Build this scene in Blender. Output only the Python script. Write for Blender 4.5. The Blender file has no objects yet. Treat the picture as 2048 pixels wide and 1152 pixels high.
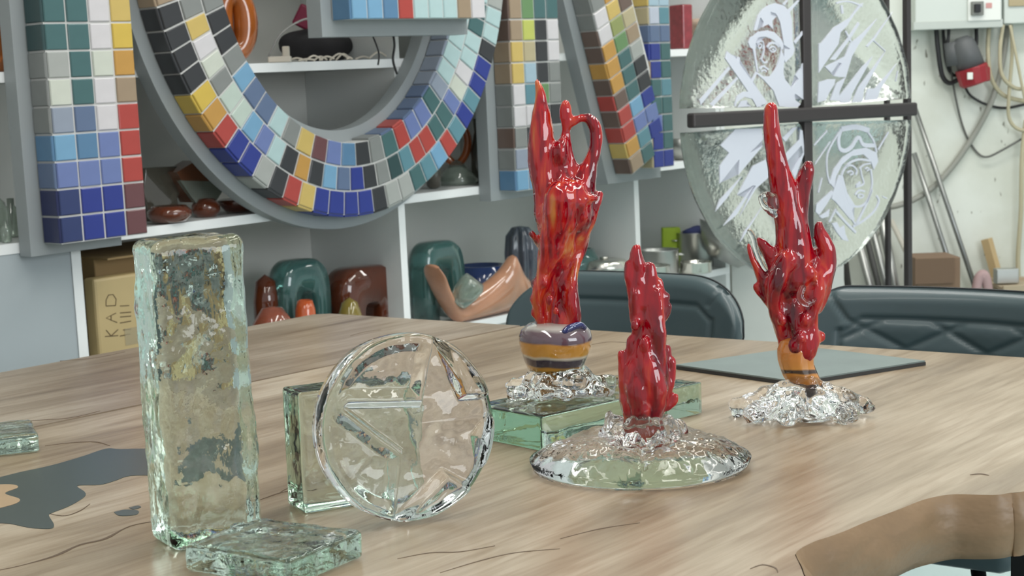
import bpy, bmesh, math, random
from mathutils import Vector as V, Matrix, noise
sc = bpy.context.scene
C = sc.collection
rnd = random.Random(7)
PI = math.pi
# ------------------------------------------------------------------ camera, world, lights, exposure
FPX = 3200.0; ROLL = 0.035; PITCH = math.atan(386/3200.0)
CAM = V((0, 0, 1.25))
fw = V((0, math.cos(PITCH), -math.sin(PITCH)))
r0 = V((1, 0, 0)); u0 = r0.cross(fw)
rt = r0*math.cos(ROLL) - u0*math.sin(ROLL)
up = r0*math.sin(ROLL) + u0*math.cos(ROLL)
cd = bpy.data.cameras.new('camera'); cam = bpy.data.objects.new('camera', cd); C.objects.link(cam)
cd.sensor_width = 36; cd.lens = FPX/2048*36; cd.clip_start = 0.05
m = Matrix((rt, up, -fw)).transposed().to_4x4(); m.translation = CAM
cam.matrix_world = m
cd.dof.use_dof = True; cd.dof.focus_distance = 2.2; cd.dof.aperture_fstop = 13
sc.camera = cam

w = bpy.data.worlds.new('world'); sc.world = w; w.use_nodes = True
bg = w.node_tree.nodes['Background']
bg.inputs[0].default_value = (0.94, 0.98, 0.98, 1); bg.inputs[1].default_value = 0.80

def area(name, loc, target, sx, sy, power, col=(1, 1, 1)):
    l = bpy.data.lights.new(name, 'AREA'); l.shape = 'RECTANGLE'; l.size = sx; l.size_y = sy
    l.energy = power; l.color = col
    o = bpy.data.objects.new(name, l); C.objects.link(o); o.location = loc
    o.rotation_euler = (V(target)-V(loc)).to_track_quat('-Z', 'Y').to_euler()
    return o
area('ceiling_tube_light', (0.6, 3.6, 3.1), (0.6, 3.6, 0), 0.25, 3.0, 46, (1, 0.98, 0.93))
area('ceiling_tube_light', (1.9, 2.6, 3.1), (1.9, 2.6, 0), 0.25, 3.0, 46, (1, 0.98, 0.93))
area('ceiling_tube_light', (-0.7, 1.4, 3.1), (-0.7, 1.4, 0), 0.25, 3.0, 38, (1, 0.98, 0.93))
area('ceiling_tube_light', (2.2, 5.3, 3.1), (2.2, 5.3, 0), 3.0, 0.25, 42, (1, 0.98, 0.93))
area('front_right_fill', (3.6, -0.5, 2.1), (0.2, 4.4, 0.8), 2.4, 1.6, 105, (0.9, 0.96, 1.0))  # fill lamp added to brighten shelves and letter fronts; no window stands there

sc.view_settings.view_transform = 'Standard'; sc.view_settings.look = 'None'
sc.view_settings.exposure = -0.36; sc.view_settings.gamma = 1.0
sc.view_settings.use_curve_mapping = False
sc.cycles.max_bounces = 16; sc.cycles.transmission_bounces = 14; sc.cycles.transparent_max_bounces = 12
sc.cycles.sample_clamp_indirect = 6

# ------------------------------------------------------------------ projection helpers (points where things stand)
def ray(x, y): return fw + rt*((x-1024)/FPX) - up*((y-576)/FPX)
def on_plane(x, y, p0, n):
    d = ray(x, y); return CAM + d*((p0-CAM).dot(n)/d.dot(n))
def on_z(x, y, z): return on_plane(x, y, V((0, 0, z)), V((0, 0, 1)))
def at_y(x, y, Y):
    d = ray(x, y); return CAM + d*(Y/d.y)
TZ = 0.75

# ------------------------------------------------------------------ materials
def lin(c):
    r = []
    for v in c[:3]:
        v /= 255.0
        r.append(v/12.92 if v <= 0.04045 else ((v+0.055)/1.055)**2.4)
    return (*r, 1.0)
_m = {}
def mat(name, col, rough=0.5, metal=0.0, trans=0.0, ior=1.5, bump=None, var=0.0, vscale=8.0, coat=0.0, absorb=None, spec=None, alpha=None):
    if name in _m: return _m[name]
    M = bpy.data.materials.new(name); M.use_nodes = True
    nt = M.node_tree; b = nt.nodes['Principled BSDF']
    b.inputs['Base Color'].default_value = lin(col)
    b.inputs['Roughness'].default_value = rough; b.inputs['Metallic'].default_value = metal
    b.inputs['IOR'].default_value = ior; b.inputs['Transmission Weight'].default_value = trans
    b.inputs['Coat Weight'].default_value = coat
    if spec is not None: b.inputs['Specular IOR Level'].default_value = spec
    if alpha is not None: b.inputs['Alpha'].default_value = alpha
    tc = nt.nodes.new('ShaderNodeTexCoord')
    if var:
        n = nt.nodes.new('ShaderNodeTexNoise'); n.inputs['Scale'].default_value = vscale; n.inputs['Detail'].default_value = 5
        nt.links.new(tc.outputs['Object'], n.inputs['Vector'])
        mx = nt.nodes.new('ShaderNodeMix'); mx.data_type = 'RGBA'
        a = lin(col); mx.inputs[6].default_value = tuple(v*(1-var) for v in a[:3])+(1,)
        mx.inputs[7].default_value = tuple(min(1, v*(1+var)) for v in a[:3])+(1,)
        nt.links.new(n.outputs['Fac'], mx.inputs[0]); nt.links.new(mx.outputs[2], b.inputs['Base Color'])
    if bump:
        prev = None
        bl = bump if isinstance(bump, list) else [bump]
        for sca, st, dist in bl:
            n = nt.nodes.new('ShaderNodeTexNoise'); n.inputs['Detail'].default_value = 3
            mp = nt.nodes.new('ShaderNodeMapping'); mp.inputs['Scale'].default_value = sca if isinstance(sca, tuple) else (sca,)*3
            nt.links.new(tc.outputs['Object'], mp.inputs[0]); nt.links.new(mp.outputs[0], n.inputs['Vector'])
            n.inputs['Scale'].default_value = 1
            bp = nt.nodes.new('ShaderNodeBump'); bp.inputs['Strength'].default_value = st; bp.inputs['Distance'].default_value = dist
            nt.links.new(n.outputs['Fac'], bp.inputs['Height'])
            if prev: nt.links.new(prev.outputs[0], bp.inputs['Normal'])
            prev = bp
        nt.links.new(prev.outputs[0], b.inputs['Normal'])
    if absorb:
        va = nt.nodes.new('ShaderNodeVolumeAbsorption'); va.inputs['Color'].default_value = (*absorb[0], 1); va.inputs['Density'].default_value = absorb[1]
        nt.links.new(va.outputs[0], nt.nodes['Material Output'].inputs['Volume'])
    _m[name] = M
    return M
def ramp(nt, stops):
    r = nt.nodes.new('ShaderNodeValToRGB'); e = r.color_ramp.elements
    while len(e) < len(stops): e.new(0.5)
    for i, (p, c) in enumerate(stops): e[i].position = p; e[i].color = lin(c)
    return r

GREEN = (0.57, 0.80, 0.64)
glass_green = mat('green_cast_glass', (244, 250, 246), 0.0, trans=1, ior=1.42, bump=[((24, 24, 20), 0.4, 0.007), ((85, 85, 45), 0.5, 0.0018)], absorb=(GREEN, 4.6))
glass_green_side = mat('green_smooth_glass', (244, 250, 246), 0.02, trans=1, ior=1.45, bump=[((14, 14, 14), 0.2, 0.006), ((90, 90, 60), 0.12, 0.001)], absorb=(GREEN, 6.0))
glass_clear = mat('clear_glass', (255, 255, 255), 0.0, trans=1, ior=1.42, bump=[((38, 38, 38), 0.25, 0.003)], absorb=((0.78, 0.9, 0.86), 1.5))
glass_foot = mat('lobed_clear_glass', (255, 255, 255), 0.0, trans=1, ior=1.26, bump=[((30, 30, 30), 0.3, 0.004)])
glass_crumple = mat('crumpled_clear_glass', (255, 255, 255), 0.0, trans=1, ior=1.42, bump=[((50, 50, 50), 0.3, 0.004)])
glass_emblem = mat('rippled_emblem_glass', (236, 240, 238), 0.10, trans=1, ior=1.25, bump=[((16, 16, 7), 0.22, 0.02), ((80, 80, 50), 0.6, 0.003)], absorb=((0.8, 0.85, 0.82), 0.6))

def flame_material(name, seed, orange):
    M = bpy.data.materials.new(name); M.use_nodes = True; nt = M.node_tree; b = nt.nodes['Principled BSDF']
    tc = nt.nodes.new('ShaderNodeTexCoord'); mp = nt.nodes.new('ShaderNodeMapping')
    mp.inputs['Scale'].default_value = (46, 46, 5); mp.inputs['Location'].default_value = (seed, seed*2, 0)
    nt.links.new(tc.outputs['Object'], mp.inputs[0])
    n = nt.nodes.new('ShaderNodeTexNoise'); n.inputs['Scale'].default_value = 1; n.inputs['Detail'].default_value = 3; n.inputs['Distortion'].default_value = 0.8
    nt.links.new(mp.outputs[0], n.inputs['Vector'])
    r = ramp(nt, [(0.30, (84, 0, 20)), (0.44, (142, 0, 22)), (0.57-orange, (174, 8, 26)), (0.68-orange, (192, 54, 26)), (0.82-orange, (208, 138, 66))])
    nt.links.new(n.outputs['Fac'], r.inputs[0]); nt.links.new(r.outputs[0], b.inputs['Base Color'])
    b.inputs['Roughness'].default_value = 0.05; b.inputs['Coat Weight'].default_value = 0.85; b.inputs['Coat Roughness'].default_value = 0.03
    b.inputs['Transmission Weight'].default_value = 0.10; b.inputs['Specular IOR Level'].default_value = 0.3; b.inputs['IOR'].default_value = 1.5
    n2 = nt.nodes.new('ShaderNodeTexNoise'); n2.inputs['Scale'].default_value = 1; mp2 = nt.nodes.new('ShaderNodeMapping'); mp2.inputs['Scale'].default_value = (60, 60, 16)
    nt.links.new(tc.outputs['Object'], mp2.inputs[0]); nt.links.new(mp2.outputs[0], n2.inputs['Vector'])
    bp = nt.nodes.new('ShaderNodeBump'); bp.inputs['Strength'].default_value = 0.32; bp.inputs['Distance'].default_value = 0.006
    nt.links.new(n2.outputs['Fac'], bp.inputs['Height']); nt.links.new(bp.outputs[0], b.inputs['Normal']); nt.links.new(bp.outputs[0], b.inputs['Coat Normal'])
    return M
flame_a = flame_material('red_amber_glass', 3.1, 0.09)
flame_b = flame_material('deep_red_glass', 8.3, 0.0)
flame_c = flame_material('bright_red_glass', 5.2, 0.03)

def wood_material(name, warm, seed, gdir):
    M = bpy.data.materials.new(name); M.use_nodes = True; nt = M.node_tree; b = nt.nodes['Principled BSDF']
    tc = nt.nodes.new('ShaderNodeTexCoord'); ro = nt.nodes.new('ShaderNodeMapping'); ro.vector_type = 'TEXTURE'
    ro.inputs['Rotation'].default_value = (0, 0, gdir); ro.inputs['Location'].default_value = (seed, seed, 0)
    nt.links.new(tc.outputs['Object'], ro.inputs[0])
    def nz(scale, detail, dist):
        mp = nt.nodes.new('ShaderNodeMapping'); mp.inputs['Scale'].default_value = scale
        nt.links.new(ro.outputs[0], mp.inputs[0])
        n = nt.nodes.new('ShaderNodeTexNoise'); n.inputs['Scale'].default_value = 1; n.inputs['Detail'].default_value = detail; n.inputs['Distortion'].default_value = dist
        nt.links.new(mp.outputs[0], n.inputs['Vector']); return n
    a = nz((1.3, 8, 4), 5, 1.2); f = nz((7, 90, 30), 4, 0.5); g = nz((1.0, 2.2, 1), 3, 0.4)
    base = [(0.25, (138, 121, 102)), (0.42, (166, 150, 129)), (0.58, (184, 169, 149)), (0.75, (197, 185, 167))] if warm else \
           [(0.25, (134, 120, 105)), (0.42, (161, 147, 130)), (0.58, (178, 165, 149)), (0.75, (191, 180, 165))]
    r = ramp(nt, base); nt.links.new(a.outputs['Fac'], r.inputs[0])
    r2 = ramp(nt, [(0.3, (212, 202, 190)), (0.62, (255, 255, 255))]); nt.links.new(f.outputs['Fac'], r2.inputs[0])
    mx = nt.nodes.new('ShaderNodeMix'); mx.data_type = 'RGBA'; mx.blend_type = 'MULTIPLY'; mx.inputs[0].default_value = 0.8
    nt.links.new(r.outputs[0], mx.inputs[6]); nt.links.new(r2.outputs[0], mx.inputs[7])
    r3 = ramp(nt, [(0.35, (214, 206, 196)), (0.7, (255, 255, 255))]); nt.links.new(g.outputs['Fac'], r3.inputs[0])
    m2 = nt.nodes.new('ShaderNodeMix'); m2.data_type = 'RGBA'; m2.blend_type = 'MULTIPLY'; m2.inputs[0].default_value = 1
    nt.links.new(mx.outputs[2], m2.inputs[6]); nt.links.new(r3.outputs[0], m2.inputs[7])
    nt.links.new(m2.outputs[2], b.inputs['Base Color'])
    b.inputs['Roughness'].default_value = 0.30
    bp = nt.nodes.new('ShaderNodeBump'); bp.inputs['Strength'].default_value = 0.12; bp.inputs['Distance'].default_value = 0.002
    nt.links.new(f.outputs['Fac'], bp.inputs['Height']); nt.links.new(bp.outputs[0], b.inputs['Normal'])
    return M

# ------------------------------------------------------------------ mesh helpers
def link(name, me, mt=None, parent=None, mw=None, smooth=False):
    o = bpy.data.objects.new(name, me); C.objects.link(o)
    if mt and not me.materials: me.materials.append(mt)
    if parent: o.parent = parent
    if mw is not None: o.matrix_local = mw
    if smooth:
        for p in me.polygons: p.use_smooth = True
    return o
def from_bm(name, bm, mt=None, parent=None, mw=None, smooth=False, recalc=True):
    if recalc: bmesh.ops.recalc_face_normals(bm, faces=bm.faces)
    me = bpy.data.meshes.new(name); bm.to_mesh(me); bm.free()
    return link(name, me, mt, parent, mw, smooth)
def tag(o, label, cat, group=None):
    o['label'] = label; o['category'] = cat
    if group: o['group'] = group
    return o
def thing(name, label, cat, loc=(0, 0, 0), group=None, mw=None):
    o = bpy.data.objects.new(name, None); C.objects.link(o); o.empty_display_size = 0.05
    if mw is not None: o.matrix_world = mw
    else: o.location = loc
    return tag(o, label, cat, group)
def structure(o): o['kind'] = 'structure'; return o
def add_box(bm, c, s, rot=None, bev=0.0):
    t = bmesh.new(); bmesh.ops.create_cube(t, size=1)
    for v in t.verts: v.co = V((v.co.x*s[0], v.co.y*s[1], v.co.z*s[2]))
    if bev: bmesh.ops.bevel(t, geom=list(t.edges), offset=bev, segments=2, profile=0.5, affect='EDGES')
    mm = Matrix.Translation(c) @ (rot.to_4x4() if rot else Matrix.Identity(4))
    me = bpy.data.meshes.new('tmp'); t.transform(mm); t.to_mesh(me); t.free(); bm.from_mesh(me); bpy.data.meshes.remove(me)
def box(name, c, s, mt, parent=None, bev=0.0, rot=None, mw=None):
    bm = bmesh.new(); add_box(bm, V((0, 0, 0)), s, None, bev)
    T = Matrix.Translation(c) @ (rot.to_4x4() if rot else Matrix.Identity(4))
    return from_bm(name, bm, mt, parent, (mw @ T) if mw is not None else T)
def add_tube(bm, pts, rads, seg=10, cap=True):
    pts = [V(p) for p in pts]
    if not isinstance(rads, (list, tuple)): rads = [rads]*len(pts)
    rings = []; ref = None
    for i, p in enumerate(pts):
        d = (pts[min(i+1, len(pts)-1)] - pts[max(i-1, 0)])
        if d.length < 1e-9: d = V((0, 0, 1))
        d.normalize()
        if ref is None: ref = V((0, 1, 0)) if abs(d.y) < 0.9 else V((1, 0, 0))
        a = d.cross(ref).normalized(); b = a.cross(d).normalized(); ref = b
        rings.append([bm.verts.new(p + (a*math.cos(2*PI*k/seg) + b*math.sin(2*PI*k/seg))*rads[i]) for k in range(seg)])
    for i in range(len(rings)-1):
        for k in range(seg):
            bm.faces.new((rings[i][k], rings[i][(k+1) % seg], rings[i+1][(k+1) % seg], rings[i+1][k]))
    if cap:
        bm.faces.new(rings[0]); bm.faces.new(rings[-1][::-1])
def smooth_path(pts, n=6):
    P = [V(p) for p in pts]; out = []
    for i in range(len(P)-1):
        a = P[max(i-1, 0)]; b = P[i]; c = P[i+1]; d = P[min(i+2, len(P)-1)]
        for k in range(n):
            t = k/n
            out.append(0.5*((2*b) + (c-a)*t + (2*a-5*b+4*c-d)*t*t + (-a+3*b-3*c+d)*t**3))
    out.append(P[-1]); return out
def tube(name, pts, r, mt, parent=None, seg=8, sm=True):
    bm = bmesh.new(); add_tube(bm, smooth_path(pts) if sm else pts, r, seg)
    return from_bm(name, bm, mt, parent, smooth=True)
def lathe_bm(prof, seg=32, jit=None):
    bm = bmesh.new(); rings = []
    for r, z in prof:
        rings.append([bm.verts.new((r*math.cos(2*PI*k/seg), r*math.sin(2*PI*k/seg), z)) for k in range(seg)])
    for i in range(len(rings)-1):
        for k in range(seg):
            bm.faces.new((rings[i][k], rings[i][(k+1) % seg], rings[i+1][(k+1) % seg], rings[i+1][k]))
    if prof[0][0] > 1e-6: bm.faces.new(rings[0][::-1])
    if prof[-1][0] > 1e-6: bm.faces.new(rings[-1])
    bmesh.ops.remove_doubles(bm, verts=bm.verts, dist=1e-6)
    return bm
def lathe(name, prof, loc, mt, parent=None, seg=32, sx=1, sy=1, rz=0):
    bm = lathe_bm(prof, seg)
    return from_bm(name, bm, mt, parent, Matrix.Translation(loc) @ Matrix.Rotation(rz, 4, 'Z') @ Matrix.Diagonal((sx, sy, 1, 1)), smooth=True)
def prism_bm(pts, h0, h1, to3=None, bm=None):
    """polygon pts (2D) extruded between h0 and h1 ; to3(x,y,h)->V"""
    to3 = to3 or (lambda x, y, h: V((x, y, h)))
    bm = bm or bmesh.new()
    a = [bm.verts.new(to3(x, y, h0)) for x, y in pts]; b = [bm.verts.new(to3(x, y, h1)) for x, y in pts]
    n = len(pts)
    fa = bm.faces.new(a[::-1]); fb = bm.faces.new(b)
    for i in range(n): bm.faces.new((a[i], a[(i+1) % n], b[(i+1) % n], b[i]))
    bmesh.ops.triangulate(bm, faces=[fa, fb])
    return bm
def fuse(name, bm, voxel, mt, parent, loc, smooth_it=6, disp=None, mw=None):
    """join overlapping closed shapes into one continuous surface"""
    me = bpy.data.meshes.new('tmp'); bmesh.ops.recalc_face_normals(bm, faces=bm.faces); bm.to_mesh(me); bm.free()
    t = bpy.data.objects.new('tmp', me); C.objects.link(t)
    rm = t.modifiers.new('r', 'REMESH'); rm.mode = 'VOXEL'; rm.voxel_size = voxel; rm.use_smooth_shade = True
    if smooth_it:
        s = t.modifiers.new('s', 'SMOOTH'); s.factor = 0.6; s.iterations = smooth_it
    dg = bpy.context.evaluated_depsgraph_get(); dg.update()
    out = bpy.data.meshes.new_from_object(t.evaluated_get(dg))
    bpy.data.objects.remove(t); bpy.data.meshes.remove(me)
    if disp:
        nrm = [v.normal.copy() for v in out.vertices]
        for v, nn in zip(out.vertices, nrm): v.co += nn*disp(v.co)
    out.materials.clear(); out.name = name
    loc = V(loc)
    for v in out.vertices: v.co -= loc
    return link(name, out, mt, parent, Matrix.Translation(loc), smooth=True)
def nz(p, s, seed=0.0): return noise.noise(V((p[0]*s+seed, p[1]*s+seed*1.7, p[2]*s-seed)))

# ------------------------------------------------------------------ room
white_wall = None
def plaster():
    M = bpy.data.materials.new('stained_plaster'); M.use_nodes = True; nt = M.node_tree; b = nt.nodes['Principled BSDF']
    tc = nt.nodes.new('ShaderNodeTexCoord')
    n = nt.nodes.new('ShaderNodeTexNoise'); n.inputs['Scale'].default_value = 3.0; n.inputs['Detail'].default_value = 8
    nt.links.new(tc.outputs['Object'], n.inputs['Vector'])
    r = ramp(nt, [(0.3, (206, 208, 196)), (0.55, (226, 229, 221)), (0.8, (232, 235, 228))]); nt.links.new(n.outputs['Fac'], r.inputs[0])
    mp = nt.nodes.new('ShaderNodeMapping'); mp.inputs['Scale'].default_value = (26, 26, 13); nt.links.new(tc.outputs['Object'], mp.inputs[0])
    n2 = nt.nodes.new('ShaderNodeTexNoise'); n2.inputs['Scale'].default_value = 1; n2.inputs['Detail'].default_value = 2
    nt.links.new(mp.outputs[0], n2.inputs['Vector'])
    r2 = ramp(nt, [(0.70, (255, 255, 255)), (0.74, (120, 112, 98))]); nt.links.new(n2.outputs['Fac'], r2.inputs[0])
    mx = nt.nodes.new('ShaderNodeMix'); mx.data_type = 'RGBA'; mx.blend_type = 'MULTIPLY'; mx.inputs[0].default_value = 0.8
    nt.links.new(r.outputs[0], mx.inputs[6]); nt.links.new(r2.outputs[0], mx.inputs[7]); nt.links.new(mx.outputs[2], b.inputs['Base Color'])
    b.inputs['Roughness'].default_value = 0.8
    return M
WALLY = 6.6
HD = V((0.6647, 0.7471, 0)); SN = V((0.7471, -0.6647, 0))      # along the shelving, out of the shelving
SA = at_y(160, 500, 3.96)
# wall behind the shelving meets the back wall at a corner
wl0 = SA - SN*0.44; kk = (WALLY - wl0.y)/HD.y; corner = wl0 + HD*kk
structure(box('floor', (0.8, 2.6, -0.05), (9, 9, 0.1), mat('pale_floor', (176, 196, 196), 0.25, var=0.06, vscale=3)))
structure(box('ceiling', (0.8, 3.4, 3.3), (8, 7.4, 0.1), mat('ceiling_white', (225, 226, 222), 0.9)))
plaster_m = plaster()
structure(box('wall_back', ((corner.x+5.0)/2, WALLY+0.06, 1.62), (5.0-corner.x+0.1, 0.12, 3.24), plaster_m))
LL = 6.2
mid = wl0 + HD*(kk-LL/2) - SN*0.06
structure(box('wall_left', (mid.x, mid.y, 1.62), (LL, 0.12, 3.24), mat('grey_wall', (205, 207, 204), 0.85), rot=Matrix.Rotation(math.atan2(HD.y, HD.x), 3, 'Z')))

# ------------------------------------------------------------------ dining / work table (thick oak, live edge, resin)
GA = math.atan2(0.78, 0.62)
gd = V((0.62, 0.78, 0)).normalized()
wood_a = wood_material('oak_far', False, 0.3, GA); wood_b = wood_material('oak_near', True, 2.7, GA)
tA = on_z(0, 745, TZ); tC = on_z(642, 626, TZ); tE = on_z(2048, 715, TZ); s0 = on_z(0, 868, TZ); s1 = on_z(1050, 650, TZ)
tE2 = tC + (tE-tC)*1.35
def ext(a, b, k): return b + (a-b)*k
tl = ext(tA, tC, 3.6); sl = ext(s0, s1, 3.4)
# where the seam meets the end edge
def isect(p, q, a, b):
    d = q-p; e = b-a; k = ((a-p).x*e.y-(a-p).y*e.x)/(d.x*e.y-d.y*e.x); return p + d*k
sE = isect(s0, s1, tC, tE)
table = thing('table', 'long oak table with a live edge and dark resin pool, under the glass sculptures', 'table', (0, 2.4, 0))
def tloc(p): return (p.x, p.y)
def plank(name, pts, mt, hole=None):
    bm = prism_bm(pts, TZ-0.078, TZ)
    es = [e for e in bm.edges if all(abs(v.co.z-TZ) < 1e-5 for v in e.verts) and len([f for f in e.link_faces if abs(f.normal.z) > 0.5]) < 2]
    return from_bm(name, bm, mt, table, Matrix.Translation((0, -2.4, 0)))
e1 = (tE-tC).normalized()
cr = [tl, tA, tC - gd*0.02 - e1*0.0, tC + e1*0.045 , sE]
sd = (s1-s0).normalized(); sp = V((sd.y, -sd.x, 0))
plank('plank', [tloc(p) for p in [tl, tA, ext(tC, tA, 0.97), tC + e1*0.03, sE-sp*0.005, sl-sp*0.005]], wood_a)
bm = prism_bm([tloc(p) for p in [sl-sp*0.005, sE-sp*0.005, sE+sp*0.005, sl+sp*0.005]], TZ-0.06, TZ-0.0035)
from_bm('seam_strip', bm, mat('dark_seam_wood', (84, 64, 48), 0.8), table, Matrix.Translation((0, -2.4, 0)))  # dark wood strip set slightly low in the gap between the planks
live_px = [(1622, 1175), (1608, 1152), (1602, 1135), (1590, 1110), (1600, 1098), (1614, 1090), (1632, 1082), (1660, 1073), (1690, 1062), (1722, 1048), (1760, 1033), (1800, 1018),
           (1840, 1002), (1875, 993), (1910, 989), (1960, 990), (1995, 990), (2020, 986), (2048, 983)]
live = [on_z(x, y, TZ) for x, y in live_px]
right_tail = [live[-1] + gd*(0.12*i) + V((0.02*math.sin(i*1.7), -0.02*math.sin(i*1.7), 0)) for i in range(1, 6)]
endR = isect(right_tail[-1], right_tail[-1]+gd, tC, tE)
left_tail = [live[0] - gd*(0.14*i) + V((0.03*math.sin(i*1.3), -0.02*math.sin(i*2.1), 0)) for i in range(1, 11)][::-1]
outline = [sl+sp*0.005, sE+sp*0.005, endR] + right_tail[::-1] + live[::-1] + left_tail[::-1]
# resin pool cut: the pool is inlaid flush
nb = bmesh.new()
prism_bm([tloc(p) for p in outline], TZ-0.07, TZ, bm=nb)
from_bm('plank', nb, wood_b, table, Matrix.Translation((0, -2.4, 0)))
# live edge face of bark-stripped wood, slightly bulging beyond the top
edge_w = mat('live_edge_wood', (128, 102, 74), 0.45, var=0.28, vscale=9, bump=[((18, 18, 30), 0.5, 0.01)])
eb = bmesh.new(); path = left_tail + live + right_tail
path = smooth_path(path, 4)
rows = []
for i, p in enumerate(path):
    q = path[min(i+1, len(path)-1)] - path[max(i-1, 0)]; nrm = V((q.y, -q.x, 0)).normalized()
    row = []
    for k in range(9):
        t = k/8.0
        out = 0.004 + 0.012*math.sin(t*PI) + 0.006*noise.noise(V((p.x*14, p.y*14, t*2.2)))*(t > 0.05) - (0.006 if k == 0 else 0)
        z = TZ + 0.0006 - t*0.078*(1+0.08*noise.noise(V((p.x*5, p.y*5, 0))))
        if k == 0: out = 0.001
        row.append(eb.verts.new(p + nrm*out + V((0, 0, z-TZ))))
    inner = eb.verts.new(p - nrm*0.03 + V((0, 0, -0.08))); row.append(inner)
    rows.append(row)
for a, b in zip(rows, rows[1:]):
    for k in range(9): eb.faces.new((a[k], b[k], b[k+1], a[k+1]))
le = from_bm('live_edge', eb, edge_w, table, Matrix.Translation((0, -2.4, 0)), smooth=True); le['label'] = 'wavy brown live edge of the table'
resin_m = mat('dark_resin', (70, 78, 76), 0.28, coat=0.0, var=0.08, vscale=12)
def inlay(name, px, mt, h=0.0007, sm=True):
    P = [on_z(x, y, TZ) for x, y in px]
    if sm: P = smooth_path(P+[P[0]], 5)[:-1]
    bm = prism_bm([tloc(p) for p in P], TZ-0.002, TZ+h)
    return from_bm(name, bm, mt, table, Matrix.Translation((0, -2.4, 0)))
pool = [(-60, 968), (0, 955), (40, 945), (100, 932), (160, 915), (212, 898), (240, 899), (300, 898), (420, 902), (440, 940), (330, 950), (262, 952), (230, 962), (200, 970), (155, 972),
        (170, 985), (168, 995), (140, 1012), (105, 1026), (98, 1032), (108, 1050), (100, 1058), (60, 1056), (20, 1048), (-60, 1036)]
o = inlay('resin_pool', pool, resin_m); o['label'] = 'dark grey-green resin pool'
isl = mat('wood_island', (172, 146, 116), 0.4, var=0.12, vscale=20)
o = inlay('wood_island', [(-40, 972), (20, 970), (36, 976), (10, 988), (40, 1000), (20, 1012), (-40, 1020)], isl, 0.0011)
inlay('resin_spot', [(228, 1025), (250, 1020), (276, 1022), (272, 1030), (240, 1032)], resin_m)
inlay('resin_spot', [(258, 1016), (275, 1012), (282, 1015), (268, 1019)], resin_m)
crack_m = mat('dark_crack', (92, 74, 58), 0.6)
def crack(px, wpx=3.0):
    P = smooth_path([on_z(x, y, TZ) for x, y in px], 5); n = len(P); a = []; b = []
    for i, p in enumerate(P):
        q = P[min(i+1, n-1)]-P[max(i-1, 0)]; nr = V((-q.y, q.x, 0)).normalized()
        ww = 0.0011*wpx*math.sin(PI*min(1, max(0.02, (i+0.5)/n)))*(0.7+0.5*noise.noise(p*30))
        a.append(tloc(p+nr*ww)); b.append(tloc(p-nr*ww))
    bm = prism_bm(a+b[::-1], TZ-0.001, TZ+0.0005)
    from_bm('crack', bm, crack_m, table, Matrix.Translation((0, -2.4, 0)))
crack([(-20, 1144), (40, 1132), (110, 1112), (160, 1090), (210, 1078), (262, 1052), (330, 1040)], 3.2)
crack([(100, 1028), (130, 1032), (160, 1022), (180, 1008)], 2.0)
crack([(90, 892), (140, 886), (190, 884), (220, 892)], 2.4)
crack([(520, 1000), (560, 986), (600, 978)], 1.6)
crack([(795, 1118), (860, 1106), (920, 1104), (990, 1092)], 1.6)
crack([(880, 1146), (960, 1122), (1030, 1106), (1120, 1098)], 1.5)
crack([(1120, 1078), (1200, 1058), (1280, 1046)], 1.2)
crack([(1940, 1152-202), (1960, 948), (1978, 951)], 2.0)
crack([(700, 672), (730, 664), (762, 660)], 1.6)
crack([(1180, 690), (1220, 684), (1262, 686)], 1.6)
crack([(0, 852), (60, 842), (140, 836), (200, 822)], 1.4)
crack([(1500, 1138), (1525, 1130), (1550, 1136), (1556, 1146)], 1.5)
crack([(1400, 905), (1440, 898), (1490, 900)], 1.2)
crack([(120, 722), (190, 716), (250, 704)], 1.2)
crack([(560, 985), (580, 976), (620, 972)], 1.4)
# metal under frame
blk = mat('black_steel', (26, 27, 29), 0.4, metal=0.4)
for a in [(-1.5, 1.25), (-0.35, 2.9), (0.745, 2.2)]:
    box('leg', (a[0], a[1]-2.4, (TZ-0.078)/2), (0.08, 0.08, TZ-0.078), blk, table, 0.004, rot=Matrix.Rotation(GA, 3, 'Z'))
pa = V((0.5, 2.05, 0)); box('frame_bar', (-0.15, 2.25-2.4, TZ-0.105), (2.2, 0.05, 0.05), blk, table, 0.003, rot=Matrix.Rotation(GA, 3, 'Z'))

# ------------------------------------------------------------------ cast glass blocks
def rough_block(name, sx, sy, sz, r, mt, parent, mw, amp=0.002, s=22, amp2=0.0006, s2=90, cuts=34, seed=1.0, corner_cut=None):
    bm = bmesh.new(); bmesh.ops.create_cube(bm, size=1)
    bmesh.ops.subdivide_edges(bm, edges=bm.edges, cuts=cuts, use_grid_fill=True)
    h = V((sx/2, sy/2, sz/2))
    for v in bm.verts:
        # denser near the faces so the rounded edges stay crisp
        q = V([math.copysign((abs(c)*2)**0.85, c) for c in v.co])
        p = V((q.x*h.x, q.y*h.y, q.z*h.z))
        inn = V([max(-h[i]+r, min(h[i]-r, p[i])) for i in range(3)])
        d = p-inn
        if d.length > 1e-9:
            mxd = max(abs(d.x), abs(d.y), abs(d.z)); dn = d.normalized(); p = inn + dn*min(r, mxd*1.0 if mxd < r else r)
        v.co = p
    bm.normal_update()
    for v in bm.verts:
        p = v.co; dd = amp*nz(p, s, seed) + amp2*nz(p, s2, seed+5)
        if p.z < -h.z+0.004: dd = 0
        v.co = p + v.normal*dd
    return from_bm(name, bm, mt, parent, mw, smooth=True)
def frame_at(p, dirx, z):
    """x axis along dirx (horizontal), y into the depth, z up"""
    x = V((dirx[0], dirx[1], 0)).normalized(); y = V((-x.y, x.x, 0))
    mm = Matrix((x, y, V((0, 0, 1)))).transposed().to_4x4(); mm.translation = V((p[0], p[1], z)); return mm
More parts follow.
